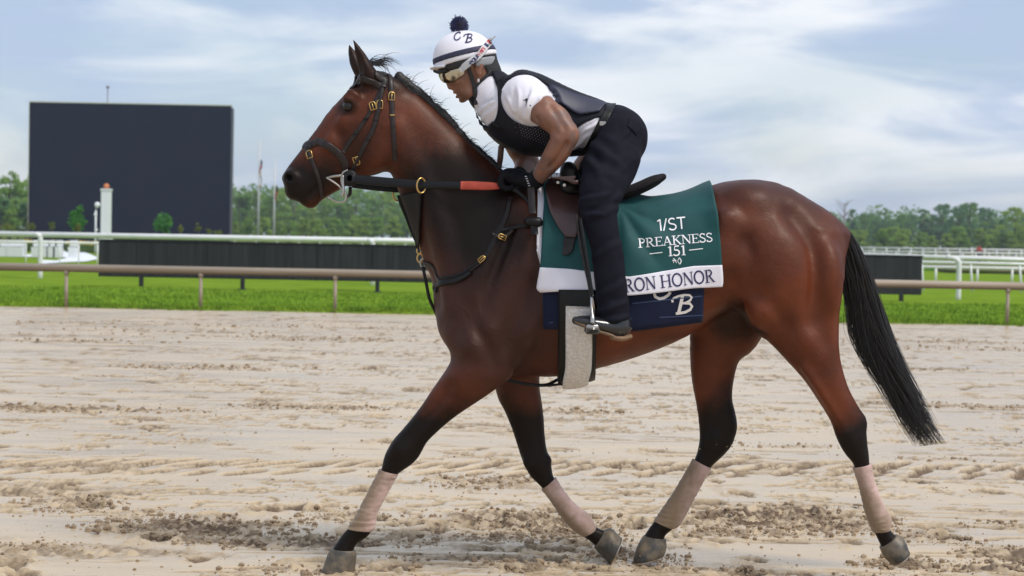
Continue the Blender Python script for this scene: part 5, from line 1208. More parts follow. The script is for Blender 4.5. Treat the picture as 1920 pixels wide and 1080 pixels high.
GL['emblem'] = (1.0, [([(.02,.62),(.22,.74),(.42,.60)],1.6), ([(.22,.72),(.10,.30)],1), ([(.30,.68),(.42,.24)],1), ([(.10,.95),(.30,.80)],1), ([(.55,.5),(.72,.98)],.9), ([(.55,.5),(.72,.02)],.9), ([(.72,.98),(.90,.5)],.9), ([(.72,.02),(.90,.5)],.9), ([(.80,.98),(.98,.5)],.8), ([(.80,.02),(.98,.5)],.8)])
put_text('emblem', ['emblem'], (1261, 497), (1279, 495.5), 13, grBVH, white_thread, gcloth, .085)
put_text('lettering', list('IRON HONOR'), (1164, 549), (1341, 528), 23.5, bandBVH, navy_thread, band, .13)
put_text('monogram', ['cC'], (1222, 562), (1262, 557), 33, navBVH, creamc, navy, .18)
put_text('monogram', ['cB'], (1260, 589), (1303, 583), 32, navBVH, creamc, navy, .17)
for a, b in (((1030, 606), (1318, 592)), ((1186, 570), (1316, 556))): put_text('stitching', ['-'], a, b, 2.0, navBVH, mat('navy_stitch', (.03, .05, .12), .7), navy, 1.0)
# ---------------------------------------------------------------- saddle
saddle = thing('saddle', U(1150, 360, 0), 'brown and black exercise saddle with raised padded cantle under the rider', 'saddle')
seat = [Sweep([U(1058,338,0), U(1085,352,0), U(1120,364,0), U(1160,366,0), U(1195,354,0), U(1225,340,0), U(1240,333,0)], [.022,.026,.028,.027,.026,.024,.016], [.075,.10,.13,.155,.165,.14,.10], k=.02, cap1=.02)]
sX, sQ = polygonise(seat, .006, 0)
suede = mat('black_suede', (.010, .008, .009), .9, col2=(.016, .013, .014), nscale=60, bump=.8, bscale=260, bdist=.002, spec=.2)
part('seat', mesh_np('seat', sX, sQ), suede, saddle)
pX, pQ = polygonise([Sweep([U(1072,352,-.16), U(1068,330,-.11), U(1066,318,-.03), U(1066,318,.03), U(1068,330,.11), U(1072,352,.16)], [.045,.040,.034,.034,.040,.045], [.03]*6, k=.02, lat=(0, 0, 1))], .006, 0)
part('pommel', mesh_np('pommel', pX, pQ), leather_b, saddle)
rows_patch('flap', [(1032,338,1084,338),(1024,352,1086,360),(1023,372,1087,385),(1030,398,1088,410),(1045,425,1086,432),(1062,446,1080,448)], brown_l, saddle, grBVH, .012, .008)
rows_patch('skirt', [(1032,332,1080,330),(1033,342,1074,346),(1040,352,1066,356)], brown_l, saddle, grBVH, .022, .006)
for px, py in ((1046, 342), (1058, 347)): part('stud', MB().tube([U(px,py,-.33), U(px,py,-.335)], .006, 10).mesh('stud'), steel, saddle)
rows_patch('girth_strap', [(1062,420,1082,430),(1058,450,1074,470),(1055,478,1062,480)], leather, saddle, grBVH, .006, .004)
web = mat('beige_webbing', (.24, .21, .18), .8, col2=(.17, .145, .125), nscale=25, bump=.6, bscale=300, bdist=.001)
gn = []
for t in np.linspace(0, 1, 14):
    gn.append((1090 - 8 * t, 458 + 110 * t))
strap('girth_webbing', [(1092,456),(1088,500),(1086,540),(1087,575)], .075, web, saddle, grBVH if False else navBVH, off=.030, th=.006, crown=.05)
strap('girth', [(1086,545),(1086,590),(1083,640),(1081,675),(1079,700), top_c(1080,704)], .150, leather_b, saddle, hd, both=True, off=.030, th=.010, crown=.1, smooth=6)
fleece = mat('white_fleece', (.82, .80, .77), .95, col2=(.62, .59, .55), nscale=90, detail=3, sheen=.5, bump=1.0, bscale=170, bdist=.008)
fo = strap('girth_fleece', [(1090,572),(1089,600),(1087,640),(1083,675),(1078,706), top_c(1077,712)], .104, fleece, saddle, hd, both=True, off=.042, th=.014, crown=.25, smooth=6)
# stirrup on the near side: two leathers and a steel iron
strap('stirrup_leather', [tuple(U(1080,400,-.36)), tuple(U(1086,440,-.372)), tuple(U(1095,490,-.39)), tuple(U(1104,530,-.405)), tuple(U(1109,560,-.41))], .013, leather, saddle, None, th=.005)
strap('stirrup_leather', [tuple(U(1088,408,-.372)), tuple(U(1093,440,-.384)), tuple(U(1101,490,-.402)), tuple(U(1107,530,-.414)), tuple(U(1111,556,-.42))], .013, leather_b, saddle, None, th=.005)
iron = MB(); 
iron.tube(catmull([U(1109,556,-.415), U(1113,575,-.405), U(1114,592,-.375), U(1112,606,-.352)], 4), .0055, 8)
iron.tube(catmull([U(1109,556,-.415), U(1109,575,-.425), U(1111,595,-.445), U(1111,606,-.452)], 4), [.005]*4 + [.006]*4 + [.009]*5, 8)
iron.box(U(1110,612,-.40), (.050, .11, .022), bev=.006)
for k in range(5): iron.box(U(1110,617,-.452) + np.array([0, .0, -.004 * k + .004]), (.046, .012, .002))
st_ = part('stirrup_iron', iron.mesh('stirrup', True), steel, saddle)
part('tread', MB().box(U(1110,619,-.402), (.056, .112, .026), bev=.006).mesh('tread'), mat('tread_rubber', (.02, .02, .018), .6, col2=(.10, .09, .07), nscale=80, bump=.8, bscale=120, bdist=.003), st_)
grip = thing('neck_grip', U(1000, 400, -.15), 'black leather grip strap hanging at the withers in front of the saddle', 'strap')
strap('strap', [tuple(U(996,352,-.20)), tuple(U(997,375,-.215)), tuple(U(999,402,-.232))], .030, leather, grip, None, th=.006)
part('roll', MB().tube([U(986,416,-.225), U(990,415,-.235), U(1012,417,-.247), U(1016,419,-.24)], [.010,.020,.020,.010], 12).mesh('roll', True), leather_b, grip)
strap('strap', [tuple(U(1001,420,-.245)), tuple(U(1003,440,-.25))], .028, leather_b, grip, None, th=.006)
# ================================================================== the rider
def SW(L, k=.02, op='u', infl=0.0, **kw):
    """L: (px,py,Y,ra,rb) centres with in-plane and sideways radii"""
    return Sweep([U(e[0], e[1], e[2]) for e in L], [e[3] for e in L], [e[4] for e in L], k, op, infl=infl, **kw)
def torso_p(i=0.0):
    return [pairs([(940,142,902,205,.075),(955,138,914,232,.165),(985,139,928,254,.178),(1020,150,962,275,.172),(1060,168,1010,283,.160),(1100,184,1055,282,.150),(1140,196,1094,278,.155),(1170,206,1120,270,.155)], 0, k=.03, infl=i),
            ell(985,180,-.15,.075,.075,.072, k=.04, infl=i), ell(975,190,.15,.075,.075,.072, k=.04, infl=i)]
def upper_arm(i=0.0):
    return [SW([(985,180,-.165,.062,.062),(1000,194,-.195,.066,.058),(1018,207,-.225,.060,.055),(1040,226,-.25,.054,.050),(1060,247,-.268,.046,.042),(1064,256,-.27,.042,.040)], infl=i, k=.03)]
def forearm(i=0.0):
    return [SW([(1061,250,-.268,.046,.042),(1052,272,-.258,.050,.045),(1040,292,-.236,.047,.042),(1024,314,-.196,.038,.035),(1008,334,-.150,.030,.029),(998,341,-.135,.028,.029)], infl=i, k=.02)]
def far_arm(i=0.0):
    return [SW([(968,195,.165,.062,.062),(964,235,.205,.055,.055),(968,270,.235,.050,.050),(985,298,.245,.046,.044),(990,304,.245,.042,.042)], infl=i, k=.03)]
def far_fore(i=0.0):
    return [SW([(989,303,.245,.046,.042),(986,312,.22,.047,.042),(980,322,.17,.040,.036),(972,333,.11,.030,.029)], infl=i, k=.02)]
def hand(i=0.0, s=-1):
    y = lambda v: -v if s < 0 else v
    P = [SW([(1000,341,y(.135),.027,.028),(984,338,y(.125),.026,.036),(966,336,y(.118),.025,.042),(955,335,y(.115),.020,.042)], infl=i, k=.015)]
    for n, (yy, l) in enumerate(((.152, .9), (.130, 1.0), (.107, 1.02), (.085, .95))):
        P.append(SW([(960,330,y(yy),.011,.011),(948,328 - (n == 2),y(yy),.0115,.011),(939,336,y(yy),.0108,.0108),(940,348,y(yy - .002),.0105,.0105),(951,354,y(yy - .004),.0100,.010),(960,351,y(yy - .004),.0085,.0085)], infl=i, k=.006))
    P.append(SW([(982,328,y(.085),.013,.013),(966,322,y(.073),.012,.012),(952,321,y(.070),.0105,.0105),(943,325,y(.074),.009,.009)], infl=i, k=.01))
    return P
def pelvis(i=0.0):
    return [ell(1160,252,0,.095,.165,.105, ang=-.5, k=.04, infl=i), ell(1172,262,-.075,.075,.085,.085, k=.04, infl=i), ell(1172,262,.075,.075,.085,.085, k=.04, infl=i)]
NLEG = [(1112,258,1203,262,.095,-.09),(1098,292,1200,294,.092,-.16),(1090,328,1187,330,.082,-.225),(1085,362,1168,364,.072,-.285),(1085,392,1158,390,.064,-.318),(1092,418,1158,418,.060,-.335),(1103,450,1164,450,.058,-.345),
        (1109,482,1171,487,.058,-.352),(1113,518,1175,530,.056,-.358),(1116,555,1179,570,.054,-.362),(1119,588,1182,608,.054,-.366),(1121,604,1184,624,.053,-.366)]
FLEG = [(1110,258,1195,262,.095,.09),(1078,288,1165,300,.09,.17),(1056,322,1135,340,.078,.25),(1058,352,1128,366,.068,.31),(1075,400,1138,408,.06,.335),(1092,470,1150,480,.056,.35),(1105,540,1160,552,.054,.36),(1112,590,1165,604,.052,.36)]
def legs(i=0.0, sh=0.0):
    return [pairs(NLEG, k=.04, infl=i, shrink=sh), pairs(FLEG, k=.04, infl=i, shrink=sh)]
HEADP = [
    Ell(U(881,112,0), (.100, .076, .105), .2, k=.02),
    pairs([(824,120,925,112,.070),(831,138,915,136,.068),(840,152,908,150,.062),(848,166,902,164,.056),(855,178,895,176,.048),(864,189,886,183,.034)], 0, k=.02, cap1=.008),
    pairs([(832,133,846,138,.012),(834,148,850,152,.014),(838,160,852,163,.016),(846,166,854,168,.013)], 0, k=.010),        # nose
    Ell(U(844,164,-.013), (.010, .009, .008), 0, k=.008), Ell(U(844,164,.013), (.010, .009, .008), 0, k=.008),
    Ell(U(853,173,0), (.008, .022, .006), .5, k=.006), Ell(U(858,181,0), (.009, .020, .006), .5, k=.006),                    # lips
    pairs([(846,180,850,176,.03),(862,178,866,174,.025)], 0, k=.004, op='s', sub=1) if False else Ell(U(856,177,0), (.012, .024, .0022), .25, k=.004, op='s'),
    Ell(U(868,187,0), (.016, .020, .012), .4, k=.012),
    Ell(U(862,150,-.055), (.022, .014, .014), .3, k=.02), Ell(U(862,150,.055), (.022, .014, .014), .3, k=.02),             # cheekbones
    Ell(U(886,172,-.045), (.03, .018, .02), .6, k=.02), Ell(U(886,172,.045), (.03, .018, .02), .6, k=.02),                  # jaw
    pairs([(876,168,932,118,.058),(884,182,940,138,.058),(900,203,950,150,.066)], 0, k=.025),
]
for s in (-1, 1):
    HEADP += [Ell(U(898,126,s*.078), (.016, .009, .029), -.25, k=.006), Ell(U(894,127,s*.088), (.008, .006, .018), -.25, k=.005, op='s'), Ell(U(899,139,s*.076), (.009, .008, .009), 0, k=.006)]
foot = lambda i=0.0: [SW([(1160,600,-.366,.035,.036),(1160,618,-.368,.034,.036),(1130,610,-.378,.030,.040),(1100,602,-.388,.022,.040),(1085,602,-.39,.016,.030)], infl=i)]
ffoot = lambda i=0.0: [SW([(1140,600,.36,.035,.036),(1135,618,.36,.034,.036),(1105,614,.37,.030,.040),(1075,606,.38,.018,.036)], infl=i)]
BODY = HEADP + torso_p(-.010) + upper_arm() + forearm() + far_arm() + far_fore() + hand(-.0025) + hand(-.0025, 1) + pelvis(-.018) + legs(0, .024) + foot(-.010) + ffoot(-.010)
# arm muscles
BODY += [SW([(1034,200,-.285,.008,.010),(1048,222,-.312,.007,.010),(1058,240,-.318,.005,.008)], k=.022, op='s'), SW([(1006,222,-.272,.006,.010),(1026,236,-.300,.006,.010),(1040,248,-.315,.004,.008)], k=.022, op='s'), SW([(1062,268,-.300,.006,.010),(1046,296,-.285,.006,.010),(1030,314,-.245,.004,.008)], k=.02, op='s'), Ell(U(1028,224,-.275), (.040,.022,.026), -.75, k=.02), Ell(U(1052,214,-.262), (.042,.020,.022), -.75, k=.02)]
BODY += [SW([(1030,212,-.262,.030,.016),(1046,230,-.278,.026,.014)], k=.02), SW([(1048,262,-.285,.018,.018),(1034,290,-.262,.014,.014)], k=.02)]
skin = mat('skin', (.28, .130, .080), .48, col2=(.19, .085, .055), nscale=14, detail=5, spec=.4, bump=.25, bscale=90, bdist=.003)
b_ = skin.node_tree.nodes['Principled BSDF']; b_.inputs['Subsurface Weight'].default_value = .12; b_.inputs['Subsurface Radius'].default_value = (.012, .004, .002); b_.inputs['Subsurface Scale'].default_value = .5
bX, bQ = polygonise(BODY, .0055)
person_me = mesh_np('person_body', bX, bQ)
_d = np.linalg.norm(bX - U(868, 176, 0), axis=1)
stub = (1 - sstep(.018, .05, np.linalg.norm((bX - U(874, 178, 0)) * np.array([1, .55, 1]), axis=1) + (fbm3(bX * 60, 2) - .5) * .02)) * .55
attr(person_me, 'stubble', stub)
_arm_tone = ((bX[:, 1] < -.14) & (bX[:, 2] < U(1000, 200, 0)[2])) * sstep(.46, .60, fbm3(bX * 17 + 4, 3)) * .42  # random darker blotches over the near arm
attr(person_me, 'arm_tone', _arm_tone)
mix_by_attr(skin, 'stubble', (.10, .06, .05), noise_amt=.1, nscale=200); mix_by_attr(skin, 'arm_tone', (.10, .085, .085), noise_amt=.2, nscale=40)
person = obj('person', person_me, skin, label='rider in white helmet, black vest and dark trousers crouched over the horse, holding the reins', cat='person')
bodyBVH = BVHTree.FromPolygons([Vector(v) for v in bX.tolist()], bQ.tolist())

shirt_m = mat('white_shirt', (.78, .76, .82), .75, sheen=.2)
trou_m = mat('dark_trousers', (.0060, .0058, .0115), .80, col2=(.0085, .0083, .0155), nscale=16, spec=.14, bump=.3, bscale=300, bdist=.0008)
vest_m = mat('black_vest', (.006, .0065, .010), .62, spec=.2, col2=(.010, .011, .019), nscale=25, bump=.5, bscale=130, bdist=.002)
def wrinkle(X, amp, fn): 
    return X, amp * fn(X)
def normals_of(X, Q):
    A, B, C, D = X[Q[:, 0]], X[Q[:, 1]], X[Q[:, 2]], X[Q[:, 3]]; n = np.cross(C - A, D - B); N = np.zeros_like(X)
    for i in range(4): np.add.at(N, Q[:, i], n)
    return N / (np.linalg.norm(N, axis=1)[:, None] + 1e-12)
def pdir(x0, y0, x1, y1): d = U(x1, y1, 0) - U(x0, y0, 0); return d / np.linalg.norm(d)
def ridged(X, s, ax, sl): 
    """folds running along a direction: noise stretched along ax"""
    ax = np.array(ax) / np.linalg.norm(ax); along = X @ ax; Z = X - along[:, None] * ax
    n = fbm3(Z * s + along[:, None] * ax * s * sl + 5.1, 2); return 1 - np.abs(n - .5) * 4
def cloth(name, prims, m, res=.0055, wr=None, **kw):
    X, Q = polygonise(prims, res)
    if wr is not None:
        N = normals_of(X, Q); X = X + N * wr(X)[:, None]
    return part(name, mesh_np(name, X, Q), m, person, **kw), X, Q
def proj(X):
    R = X - CAM; w = R @ _f; return np.c_[960 + FPX * (R @ _r) / w, 540 - FPX * (R @ _u) / w]
def fold_lines(X, lines, soft=1.0):
    """cloth creases that follow given lines on the flank (mirrored on the far flank)"""
    Z = X.copy(); Z[:, 1] = -np.abs(Z[:, 1]); P = proj(Z); D = np.zeros(len(X)); wob = (fbm3(Z * 14, 2) - .5) * 9
    for x0, y0, x1, y1, amp, sg in lines:
        a = np.array([x0, y0]); d = np.array([x1, y1]) - a; L = np.linalg.norm(d); d = d / L; r = P - a; t = np.clip((r @ d) / L, 0, 1)
        q = (r[:, 0] * d[1] - r[:, 1] * d[0]) + wob; e = np.maximum(np.abs((r @ d) - t * L) / 10, 0); w = np.sin(np.pi * np.clip(t * .92 + .06, 0, 1)) ** .6 * np.exp(-e * e)
        D += amp * w * (np.exp(-(q / sg) ** 2) - .75 * np.exp(-((q - 1.7 * sg) / sg) ** 2))
    return D * soft
# shirt with short sleeves and high collar
arm_ax = pdir(990, 178, 1062, 250)
slv = U(1014, 205, -.22)
def shirt_w(X):
    f = ridged(X, 17, pdir(1000, 170, 985, 230), .25); g = ridged(X, 15, pdir(1090, 290, 1130, 200), .25); c = np.exp(-((np.linalg.norm(X - U(990, 225, -.2), axis=1)) / .11) ** 2)
    hem = np.exp(-((np.linalg.norm((X - U(1085, 262, -.15)), axis=1)) / .16) ** 2)
    hm = ss(.0, .05, np.abs((X - U(1014, 205, -.22)) @ arm_ax))
    f2 = ridged(X, 30, pdir(1000, 160, 975, 235), .18)
    FL = [(982,226,1001,168,.008,4),(976,224,972,168,.007,4),(988,224,1016,182,.007,3.5),(968,218,950,180,.006,4),(994,224,1026,190,.006,3.5),(1080,250,1128,214,.008,4),(1076,264,1124,228,.008,4),(1066,280,1108,252,.008,4),(905,205,930,190,.004,4),(912,220,934,200,.004,4)]
    return (.0025 * f * (.3 + c)) * hm + .005 * g * hem + 1.7 * fold_lines(X, FL) * np.clip(hm + .25, 0, 1)
shirtP = torso_p(.006) + [pairs([(886,190,937,130,.066),(897,210,948,143,.076)], 0, k=.02, infl=.005, cap0=.003)]
sleeveN = [SW([(985,180,-.165,.062,.062),(1000,194,-.195,.066,.058),(1014,205,-.220,.061,.056)], infl=.006, k=.035, cap1=.003)]
sleeveF = [SW([(968,195,.165,.062,.062),(964,225,.198,.058,.057),(965,250,.218,.054,.054)], infl=.005, k=.035, cap1=.004)]
cloth('shirt', shirtP + sleeveN + sleeveF + [Cut(U(1150, 240, 0), pdir(1060, 200, 1150, 244), .004)], shirt_m, wr=shirt_w)
# vest: body shell, open at neck and armholes, ending above the belt
vp = torso_p(.018)[:1] + [ell(975,170,-.10,.07,.06,.05, k=.04, infl=.012), ell(975,170,.10,.07,.06,.05, k=.04, infl=.012)]
def vest_cut(X):
    e = lambda c, ax1, a1, a2: (1 - np.sqrt((((X - c) @ ax1) / a1) ** 2 + (((X - c) @ np.cross(ax1, [0, 1, 0])) / a2) ** 2)) * min(a1, a2)
    neck = e(U(911, 182, 0), pdir(890, 187, 925, 183), .050, .125)
    L1 = (X - U(1135, 196, 0)) @ pdir(1060, 170, 1137, 196)
    hole = np.where(np.abs(X[:, 1]) > .055, e(U(992, 188, -.2), pdir(955, 165, 1065, 225), .116, .098), -.1)
    low = np.where(np.abs(X[:, 1]) > .085, e(U(1104, 272, -.2), pdir(1040, 292, 1125, 215), .135, .085), -.1)
    return np.maximum.reduce([neck, L1, hole, low])
vest, vX, vQ = cloth('vest', vp + [Func(vest_cut, 'i', .006)], vest_m, .0055, wr=lambda X: .003 * ridged(X, 9, pdir(960, 150, 1130, 200), .4))
vBVH = BVHTree.FromPolygons([Vector(v) for v in vX.tolist()], vQ.tolist())
back_m = mat('vest_back_panel', (.020, .022, .045), .5, col2=(.026, .028, .055), nscale=20, bump=.3, bscale=200, bdist=.001)
part_rows = [(1030,160,1020,176),(1060,172,1052,196),(1090,183,1080,214),(1118,190,1100,214),(1135,196,1124,210)]
rows_patch('back_panel', part_rows, back_m, vest, vBVH, .003, .008, 8, 22, -.1)
# perforations of the mesh panel: rows of tiny pale dots
dots = MB()
for i in range(15):
    for j in range(9):
        px, py = 968 + i * 5.2 + j * 1.4, 214 + i * 2.0 + j * 5.0
        h = ray(vBVH, px, py)
        if h[0] is None or not (952 + j * 2 < px < 1038) or py < 214 + (px - 968) * .42 - 4: continue
        c, n = at_surf(vBVH, px, py, .0012); n = Vector(n); a = n.orthogonal().normalized() * .0016; b = n.cross(a).normalized() * .0016
        dots.add([Vector(c) + a, Vector(c) + b, Vector(c) - a, Vector(c) - b], [(0, 1, 2, 3)])
for px, py in [(945 + 2.0 * t, 150 + 7.2 * t + (t * .9) ** 2 * .1) for t in range(13)]:
    h = ray(vBVH, px, py)
    if h[0] is None: continue
    c, n = at_surf(vBVH, px, py, .0012); n = Vector(n); a = n.orthogonal().normalized() * .0014; b = n.cross(a).normalized() * .0014
    dots.add([Vector(c) + a, Vector(c) + b, Vector(c) - a, Vector(c) - b], [(0, 1, 2, 3)])
if dots.v: part('perforations', dots.mesh('perforations'), mat('pale_mesh', (.35, .35, .38), .8), vest, kind='stuff')
strap('vest_buckle_strap', [(912,222),(925,232),(938,240)], .018, leather_b, vest, vBVH, th=.004)
# trousers, belt
def trou_w(X):
    kn = np.exp(-((np.linalg.norm(X - U(1120, 400, -.33), axis=1)) / .13) ** 2); th = np.exp(-((np.linalg.norm(X - U(1140, 320, -.25), axis=1)) / .2) ** 2); an = np.exp(-((np.linalg.norm(X - U(1150, 580, -.36), axis=1)) / .14) ** 2)
    st = np.exp(-((np.linalg.norm(X - U(1180, 260, -.1), axis=1)) / .16) ** 2)
    FL = [(1084,380,1150,364,.008,6),(1083,402,1136,404,.006,5),(1090,414,1160,388,.009,6),(1150,378,1164,360,.007,5),(1092,300,1160,338,.008,8),(1116,316,1186,284,.006,8),(1100,266,1165,310,.009,8),(1098,284,1132,346,.007,7),
          (1116,482,1168,452,.006,7),(1120,560,1176,528,.007,7),(1118,586,1178,566,.009,6),(1124,602,1182,596,.007,5),(1180,240,1150,275,.006,6)]
    return fold_lines(X, FL) + .006 * (st + th) * ridged(X, 14, pdir(1130, 300, 1205, 250), .35) + .003 * ridged(X, 7, pdir(1110, 420, 1165, 600), .3) + .004 * (fbm3(X * 16, 3) - .5)
trP = pelvis(.006) + torso_p(.010)[:1] + legs(.0, .003) + [Cut(U(1132, 226, 0), -pdir(1060, 200, 1140, 240), .004), Cut(U(1150, 601, -.366), pdir(1140, 500, 1153, 601), .003)]
trou, tX_, tQ_ = cloth('trousers', trP, trou_m, .006, wr=trou_w)
tBVH = BVHTree.FromPolygons([Vector(v) for v in tX_.tolist()], tQ_.tolist())
bn = pdir(1060, 200, 1140, 240)
cloth('belt', pelvis(.015) + torso_p(.019)[:1] + [Cut(U(1124, 220, 0), -bn, .002), Cut(U(1138, 228, 0), bn, .002)], leather_b, .006)
part('belt_buckle', MB().box(U(1130, 232, -.17), (.03, .012, .02), bev=.003).mesh('belt_buckle'), steel, person)
rows_patch('pocket_flap', [(1180,222,1176,238),(1192,232,1186,246),(1200,244,1192,254)], trou_m, trou, tBVH, .001, .003, 6, 10, -.1)
# gloves
glove_m = mat('black_glove', (.006, .006, .0085), .7, spec=.15, bump=.5, bscale=180, bdist=.002)
cuffN = [SW([(1010,333,-.152,.034,.034),(998,341,-.135,.033,.034),(988,339,-.128,.030,.036)], infl=.003, k=.01, cap0=.003)]
glove, gX, gQ = cloth('glove', hand(.002) + cuffN, glove_m, .0042)
cuffF = [SW([(976,328,.13,.034,.034),(968,334,.10,.032,.034)], infl=.003, k=.01, cap0=.003)]
cloth('glove', hand(.002, 1) + cuffF, glove_m, .005)
gBVH = BVHTree.FromPolygons([Vector(v) for v in gX.tolist()], gQ.tolist())
for k in range(5):
    c, n = at_surf(gBVH, 986 + k * 1.6, 331 + k * 4.2, .001); part('cuff_print', MB().box(c, (.008, .0015, .0035), bev=0).mesh('print'), mat('pale_print', (.55, .55, .58), .7) if k == 0 else bpy.data.materials['pale_print'], glove)
# boots
shoe_u = mat('black_shoe', (.012, .012, .014), .25, coat=.4); sole_m = mat('tan_sole', (.26, .16, .09), .7, col2=(.16, .10, .06), nscale=18, bump=.3, bscale=80)
shp, _, _ = cloth('shoe', [SW([(1160,592,-.366,.034,.040),(1163,612,-.368,.038,.042),(1140,612,-.374,.032,.044),(1112,606,-.384,.026,.046),(1090,602,-.39,.018,.040),(1080,601,-.39,.012,.028)], infl=.004, k=.01)], shoe_u, .005)
so, _, _ = cloth('sole', [SW([(1078,603,-.392,.006,.030),(1092,608,-.392,.007,.043),(1115,618,-.388,.007,.046),(1142,626,-.378,.008,.042),(1150,630,-.375,.008,.040)], k=.006)], sole_m, .004)
hl, _, _ = cloth('shoe_heel', [SW([(1148,632,-.375,.010,.040),(1166,634,-.372,.012,.040),(1181,631,-.370,.010,.034)], k=.006)], sole_m, .004)
cloth('shoe', ffoot(.004), shoe_u, .007)
# ---------------------------------------------------------------- helmet, goggles
HC = U(873, 112, 0); HT = -.20
def dome(i, k=.004): return Ell(HC, (.133, .106, .118), HT, k=k, infl=i)
hup = np.array([math.sin(HT) * -1, 0, math.cos(HT)]); hup = hup if hup[2] > 0 else -hup
hup = pdir(873, 112, 859, 55); 
silk = mat('white_helmet_cover', (.80, .78, .83), .55, sheen=.2, bump=.25, bscale=60, bdist=.002)
helmet, heX, heQ = cloth('helmet', [dome(0), Cut(U(873, 116, 0), -hup, .008), Sweep([U(834,128,0), U(818,128,0), U(808,129,0)], [.006,.005,.004], [.088,.070,.040], k=.012)], silk, .005)
heBVH = BVHTree.FromPolygons([Vector(v) for v in heX.tolist()], heQ.tolist())
shell, _, _ = cloth('helmet_shell', [Ell(HC, (.127, .102, .112), HT, k=.004), Cut(U(880, 118, 0), hup, .004), Func(lambda X: (X - U(892, 110, 0)) @ pdir(940, 110, 880, 112), 'i', .01), Func(lambda X: (X - U(925, 124, 0)) @ pdir(920, 100, 924, 124), 'i', .008)], mat('grey_helmet_shell', (.30, .31, .33), .4), .005)
hair, _, _ = cloth('hair', [Ell(U(883, 112, 0), (.106, .081, .111), .2, k=.004), pairs([(876,168,932,118,.060),(884,182,940,138,.060)], 0, k=.025, infl=.004), Func(lambda X: (X - U(906, 120, 0)) @ pdir(940, 110, 900, 125), 'i', .006), Func(lambda X: (X - U(922, 146, 0)) @ pdir(916, 100, 922, 146), 'i', .006)], mat('dark_hair', (.012, .010, .009), .6, bump=.8, bscale=200, bdist=.003), .005)
navy_band = mat('navy_band', (.025, .025, .060), .6)
part('helmet_band', None, None, person) if False else None
bnd, _, _ = cloth('helmet_band', [dome(.0025), Cut(U(873, 107, 0), -hup, .001), Cut(U(871.5, 97, 0), hup, .001)], navy_band, .0045)
dark_trim = mat('dark_trim', (.012, .012, .014), .5)
rim, _, _ = cloth('helmet_rim', [Ell(HC, (.128, .103, .113), HT, k=.004), Cut(U(873, 117, 0), hup, .002), Cut(U(875, 128, 0), -hup, .002) , Func(lambda X: (X - U(893, 112, 0)) @ pdir(880, 112, 940, 110), 'i', .004)], dark_trim, .0045)
def put_on(name, keys, p0, p1, h, m, wt, bvh=heBVH, root=helmet, **kw): return put_text(name, keys, p0, p1, h, bvh, m, root, wt, Y=-.08, **kw)
put_on('monogram', ['cC'], (851, 77), (866, 73), 13, navy_thread, .17, off=.0022)
put_on('monogram', ['cB'], (869, 80), (887, 79), 15, navy_thread, .17, off=.0022)
# pompom: a ball of yarn ends
pc = U(861, 49, 0); ps = []
for i in range(1500):
    d = rng.normal(0, 1, 3); d /= np.linalg.norm(d); d[2] = d[2] if d[2] > -.6 else -d[2]; L_ = .034 + .006 * rng.random() + (.012 if rng.random() < .01 else 0); e = rng.normal(0, .15, 3)
    ps.append([pc + d * L_ * t + e * .012 * t * t for t in (.15, .6, 1.0)])
V, F = strands(ps, .0016, .0009); part('pompom', mesh_np('pompom', V, F), mat('navy_yarn', (.035, .040, .16), .8, sheen=.3), helmet)
# goggles
up_face = pdir(850, 150, 838, 105)
gl = [Sweep([U(826,141,.035), U(826,141,0), U(833,142,-.035), U(846,139,-.060), U(858,134,-.074), U(867,130,-.081)], [.007]*6, [.022,.024,.031,.034,.028,.020], k=.01, lat=tuple(up_face))]
gog, ggX, ggQ = cloth('goggles', gl, mat('mirrored_lens', (.55, .50, .38), .10, metal=1.0, col2=(.10, .09, .075), nscale=26, detail=1, lo=.42, hi=.58), .0042)
fr = MB(); fr.tube(catmull([U(822,131,.03), U(824,130,-.01), U(834,128,-.045), U(850,122,-.070), U(864,116,-.080)], 5), .0055, 8); fr.tube(catmull([U(814,133,-.03), U(824,136,-.052), U(836,131,-.072)], 5), .006, 8)
part('goggles_frame', fr.mesh('frame', True), dark_trim, gog)
GP = [U(863,131,-.092), U(872,124,-.104), U(884,114,-.113)] + [at_surf(heBVH, *p, .010, -.10)[0] for p in ((896,103),(906,92),(916,81))] + [U(925, 71, -.085)]
P_ = resample(catmull(GP, 6), .006); Nn = np.tile([.15, -1, .35], (len(P_), 1))
V, F = ribbon(P_, Nn, np.interp(np.linspace(0, 1, len(P_)), [0, 1], [.029, .025]), .002, crown=.1)
pale_strap = mat('pale_elastic_strap', (.55, .55, .56), .7)
gs = part('goggle_strap', mesh_np('goggle_strap', V, F), pale_strap, gog)
gsBVH = BVHTree.FromPolygons([Vector(v) for v in V.tolist()], F)
GL.update({'e': (.62, [(arc(.3,.34,.26,.32,0,300,14),.9), ([(.04,.36),(.56,.36)],.7)]), 'q': (.66, [(arc(.3,.34,.25,.32,0,360,16),.9), ([(.56,.66),(.56,-.3)],.9)]), 'u': (.64, [([(.06,.66),(.06,.25),(.18,.02),(.4,.02),(.52,.25),(.52,.66)],.9), ([(.54,.66),(.54,0)],.9)]),
           'i': (.26, [([(.1,0),(.1,.66)],.9), ([(.1,.84),(.1,.96)],.9)]), 'w': (.86, [([(0,.66),(.2,0),(.4,.6),(.6,0),(.8,.66)],.9)]), 'n': (.64, [([(.06,0),(.06,.66)],.9), ([(.06,.4),(.2,.64),(.4,.64),(.52,.4),(.52,0)],.9)])})
put_text('lettering', list('equi'), (884, 122), (899, 106), 10, gsBVH, navy_thread, gs, .2, off=.0008)
red_t = mat('red_print', (.50, .03, .04), .6)
put_text('lettering', list('win'), (899.5, 105.5), (911, 92), 10, gsBVH, red_t, gs, .2, off=.0008)
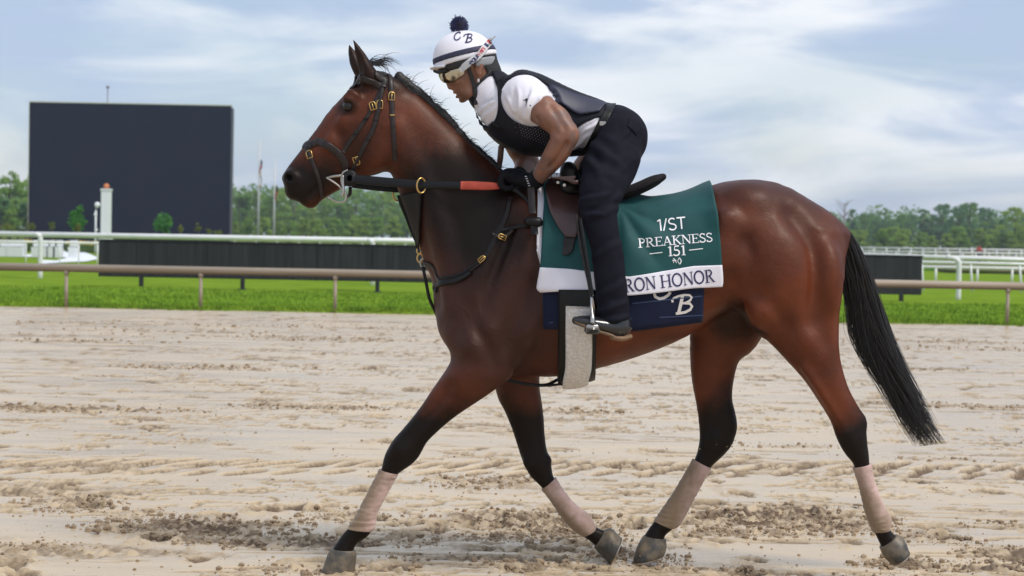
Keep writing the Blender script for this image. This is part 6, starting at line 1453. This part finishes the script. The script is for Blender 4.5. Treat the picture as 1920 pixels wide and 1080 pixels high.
for a, b, m in (((914, 89.5), (917, 86), navy_thread), ((919, 83), (922, 79.5), red_t)): put_text('strap_block', ['-'], a, b, 9, gsBVH, m, gs, 1.0, off=.0008)
# chin straps
cs = strap('chin_strap', [(876,122),(881,136),(886,150),(890,164),(893,178)], .016, dark_trim, helmet, bodyBVH, th=.004, off=.004)
strap('chin_strap', [(934,121),(922,132),(908,147),(896,158),(891,166)], .012, dark_trim, helmet, bodyBVH, th=.003, off=.004)
strap('chin_strap', [(890,164),(892,182),(894,192)], .020, dark_trim, helmet, bodyBVH, th=.006, off=.005)
part('strap_clip', MB().box(U(892, 192, -.045), (.018, .03, .02), bev=.004).mesh('clip'), dark_trim, helmet)
part('strap_clip', MB().box(U(897, 151, -.075), (.009, .006, .014), bev=.002).mesh('clip'), pale_strap, helmet)
# small running figure printed on the sleeve and pale maker's marks
sX2, sQ2 = polygonise(shirtP + sleeveN, .009, 0); shBVH = BVHTree.FromPolygons([Vector(v) for v in sX2.tolist()], sQ2.tolist())
GL['figure'] = (1.0, [([(.2,.72),(.45,.86),(.6,.78)],1.4), ([(.45,.8),(.55,.45)],2.4), ([(.55,.45),(.38,.2),(.45,.0)],1.1), ([(.55,.48),(.8,.28),(.95,.1)],1.1), ([(.5,.74),(.8,.86),(.9,.74)],.9), ([(.15,.78),(.05,.68)],1.0)])
put_text('sleeve_emblem', ['figure'], (983, 202), (997, 201), 18, shBVH, dark_trim, person, .10, off=.006, Y=-.25)
# whip held upright in the far hand
whip = thing('riding_whip', U(940, 300, .06), 'brown handled riding whip held upright beside the rider\'s glove', 'whip')
part('handle', MB().tube([U(940,271,.055), U(940,274,.055), U(938,296,.058), U(936,312,.06)], [.006,.0125,.0125,.011], 12).mesh('handle', True), mat('tan_leather_grip', (.16, .075, .04), .55, col2=(.10, .045, .028), nscale=40, bump=.4, bscale=120), whip)
part('shaft', MB().tube([U(936,312,.06), U(933,330,.066), U(926,400,.10), U(920,470,.16)], [.010,.009,.006,.004], 10).mesh('shaft', True), leather_b, whip)
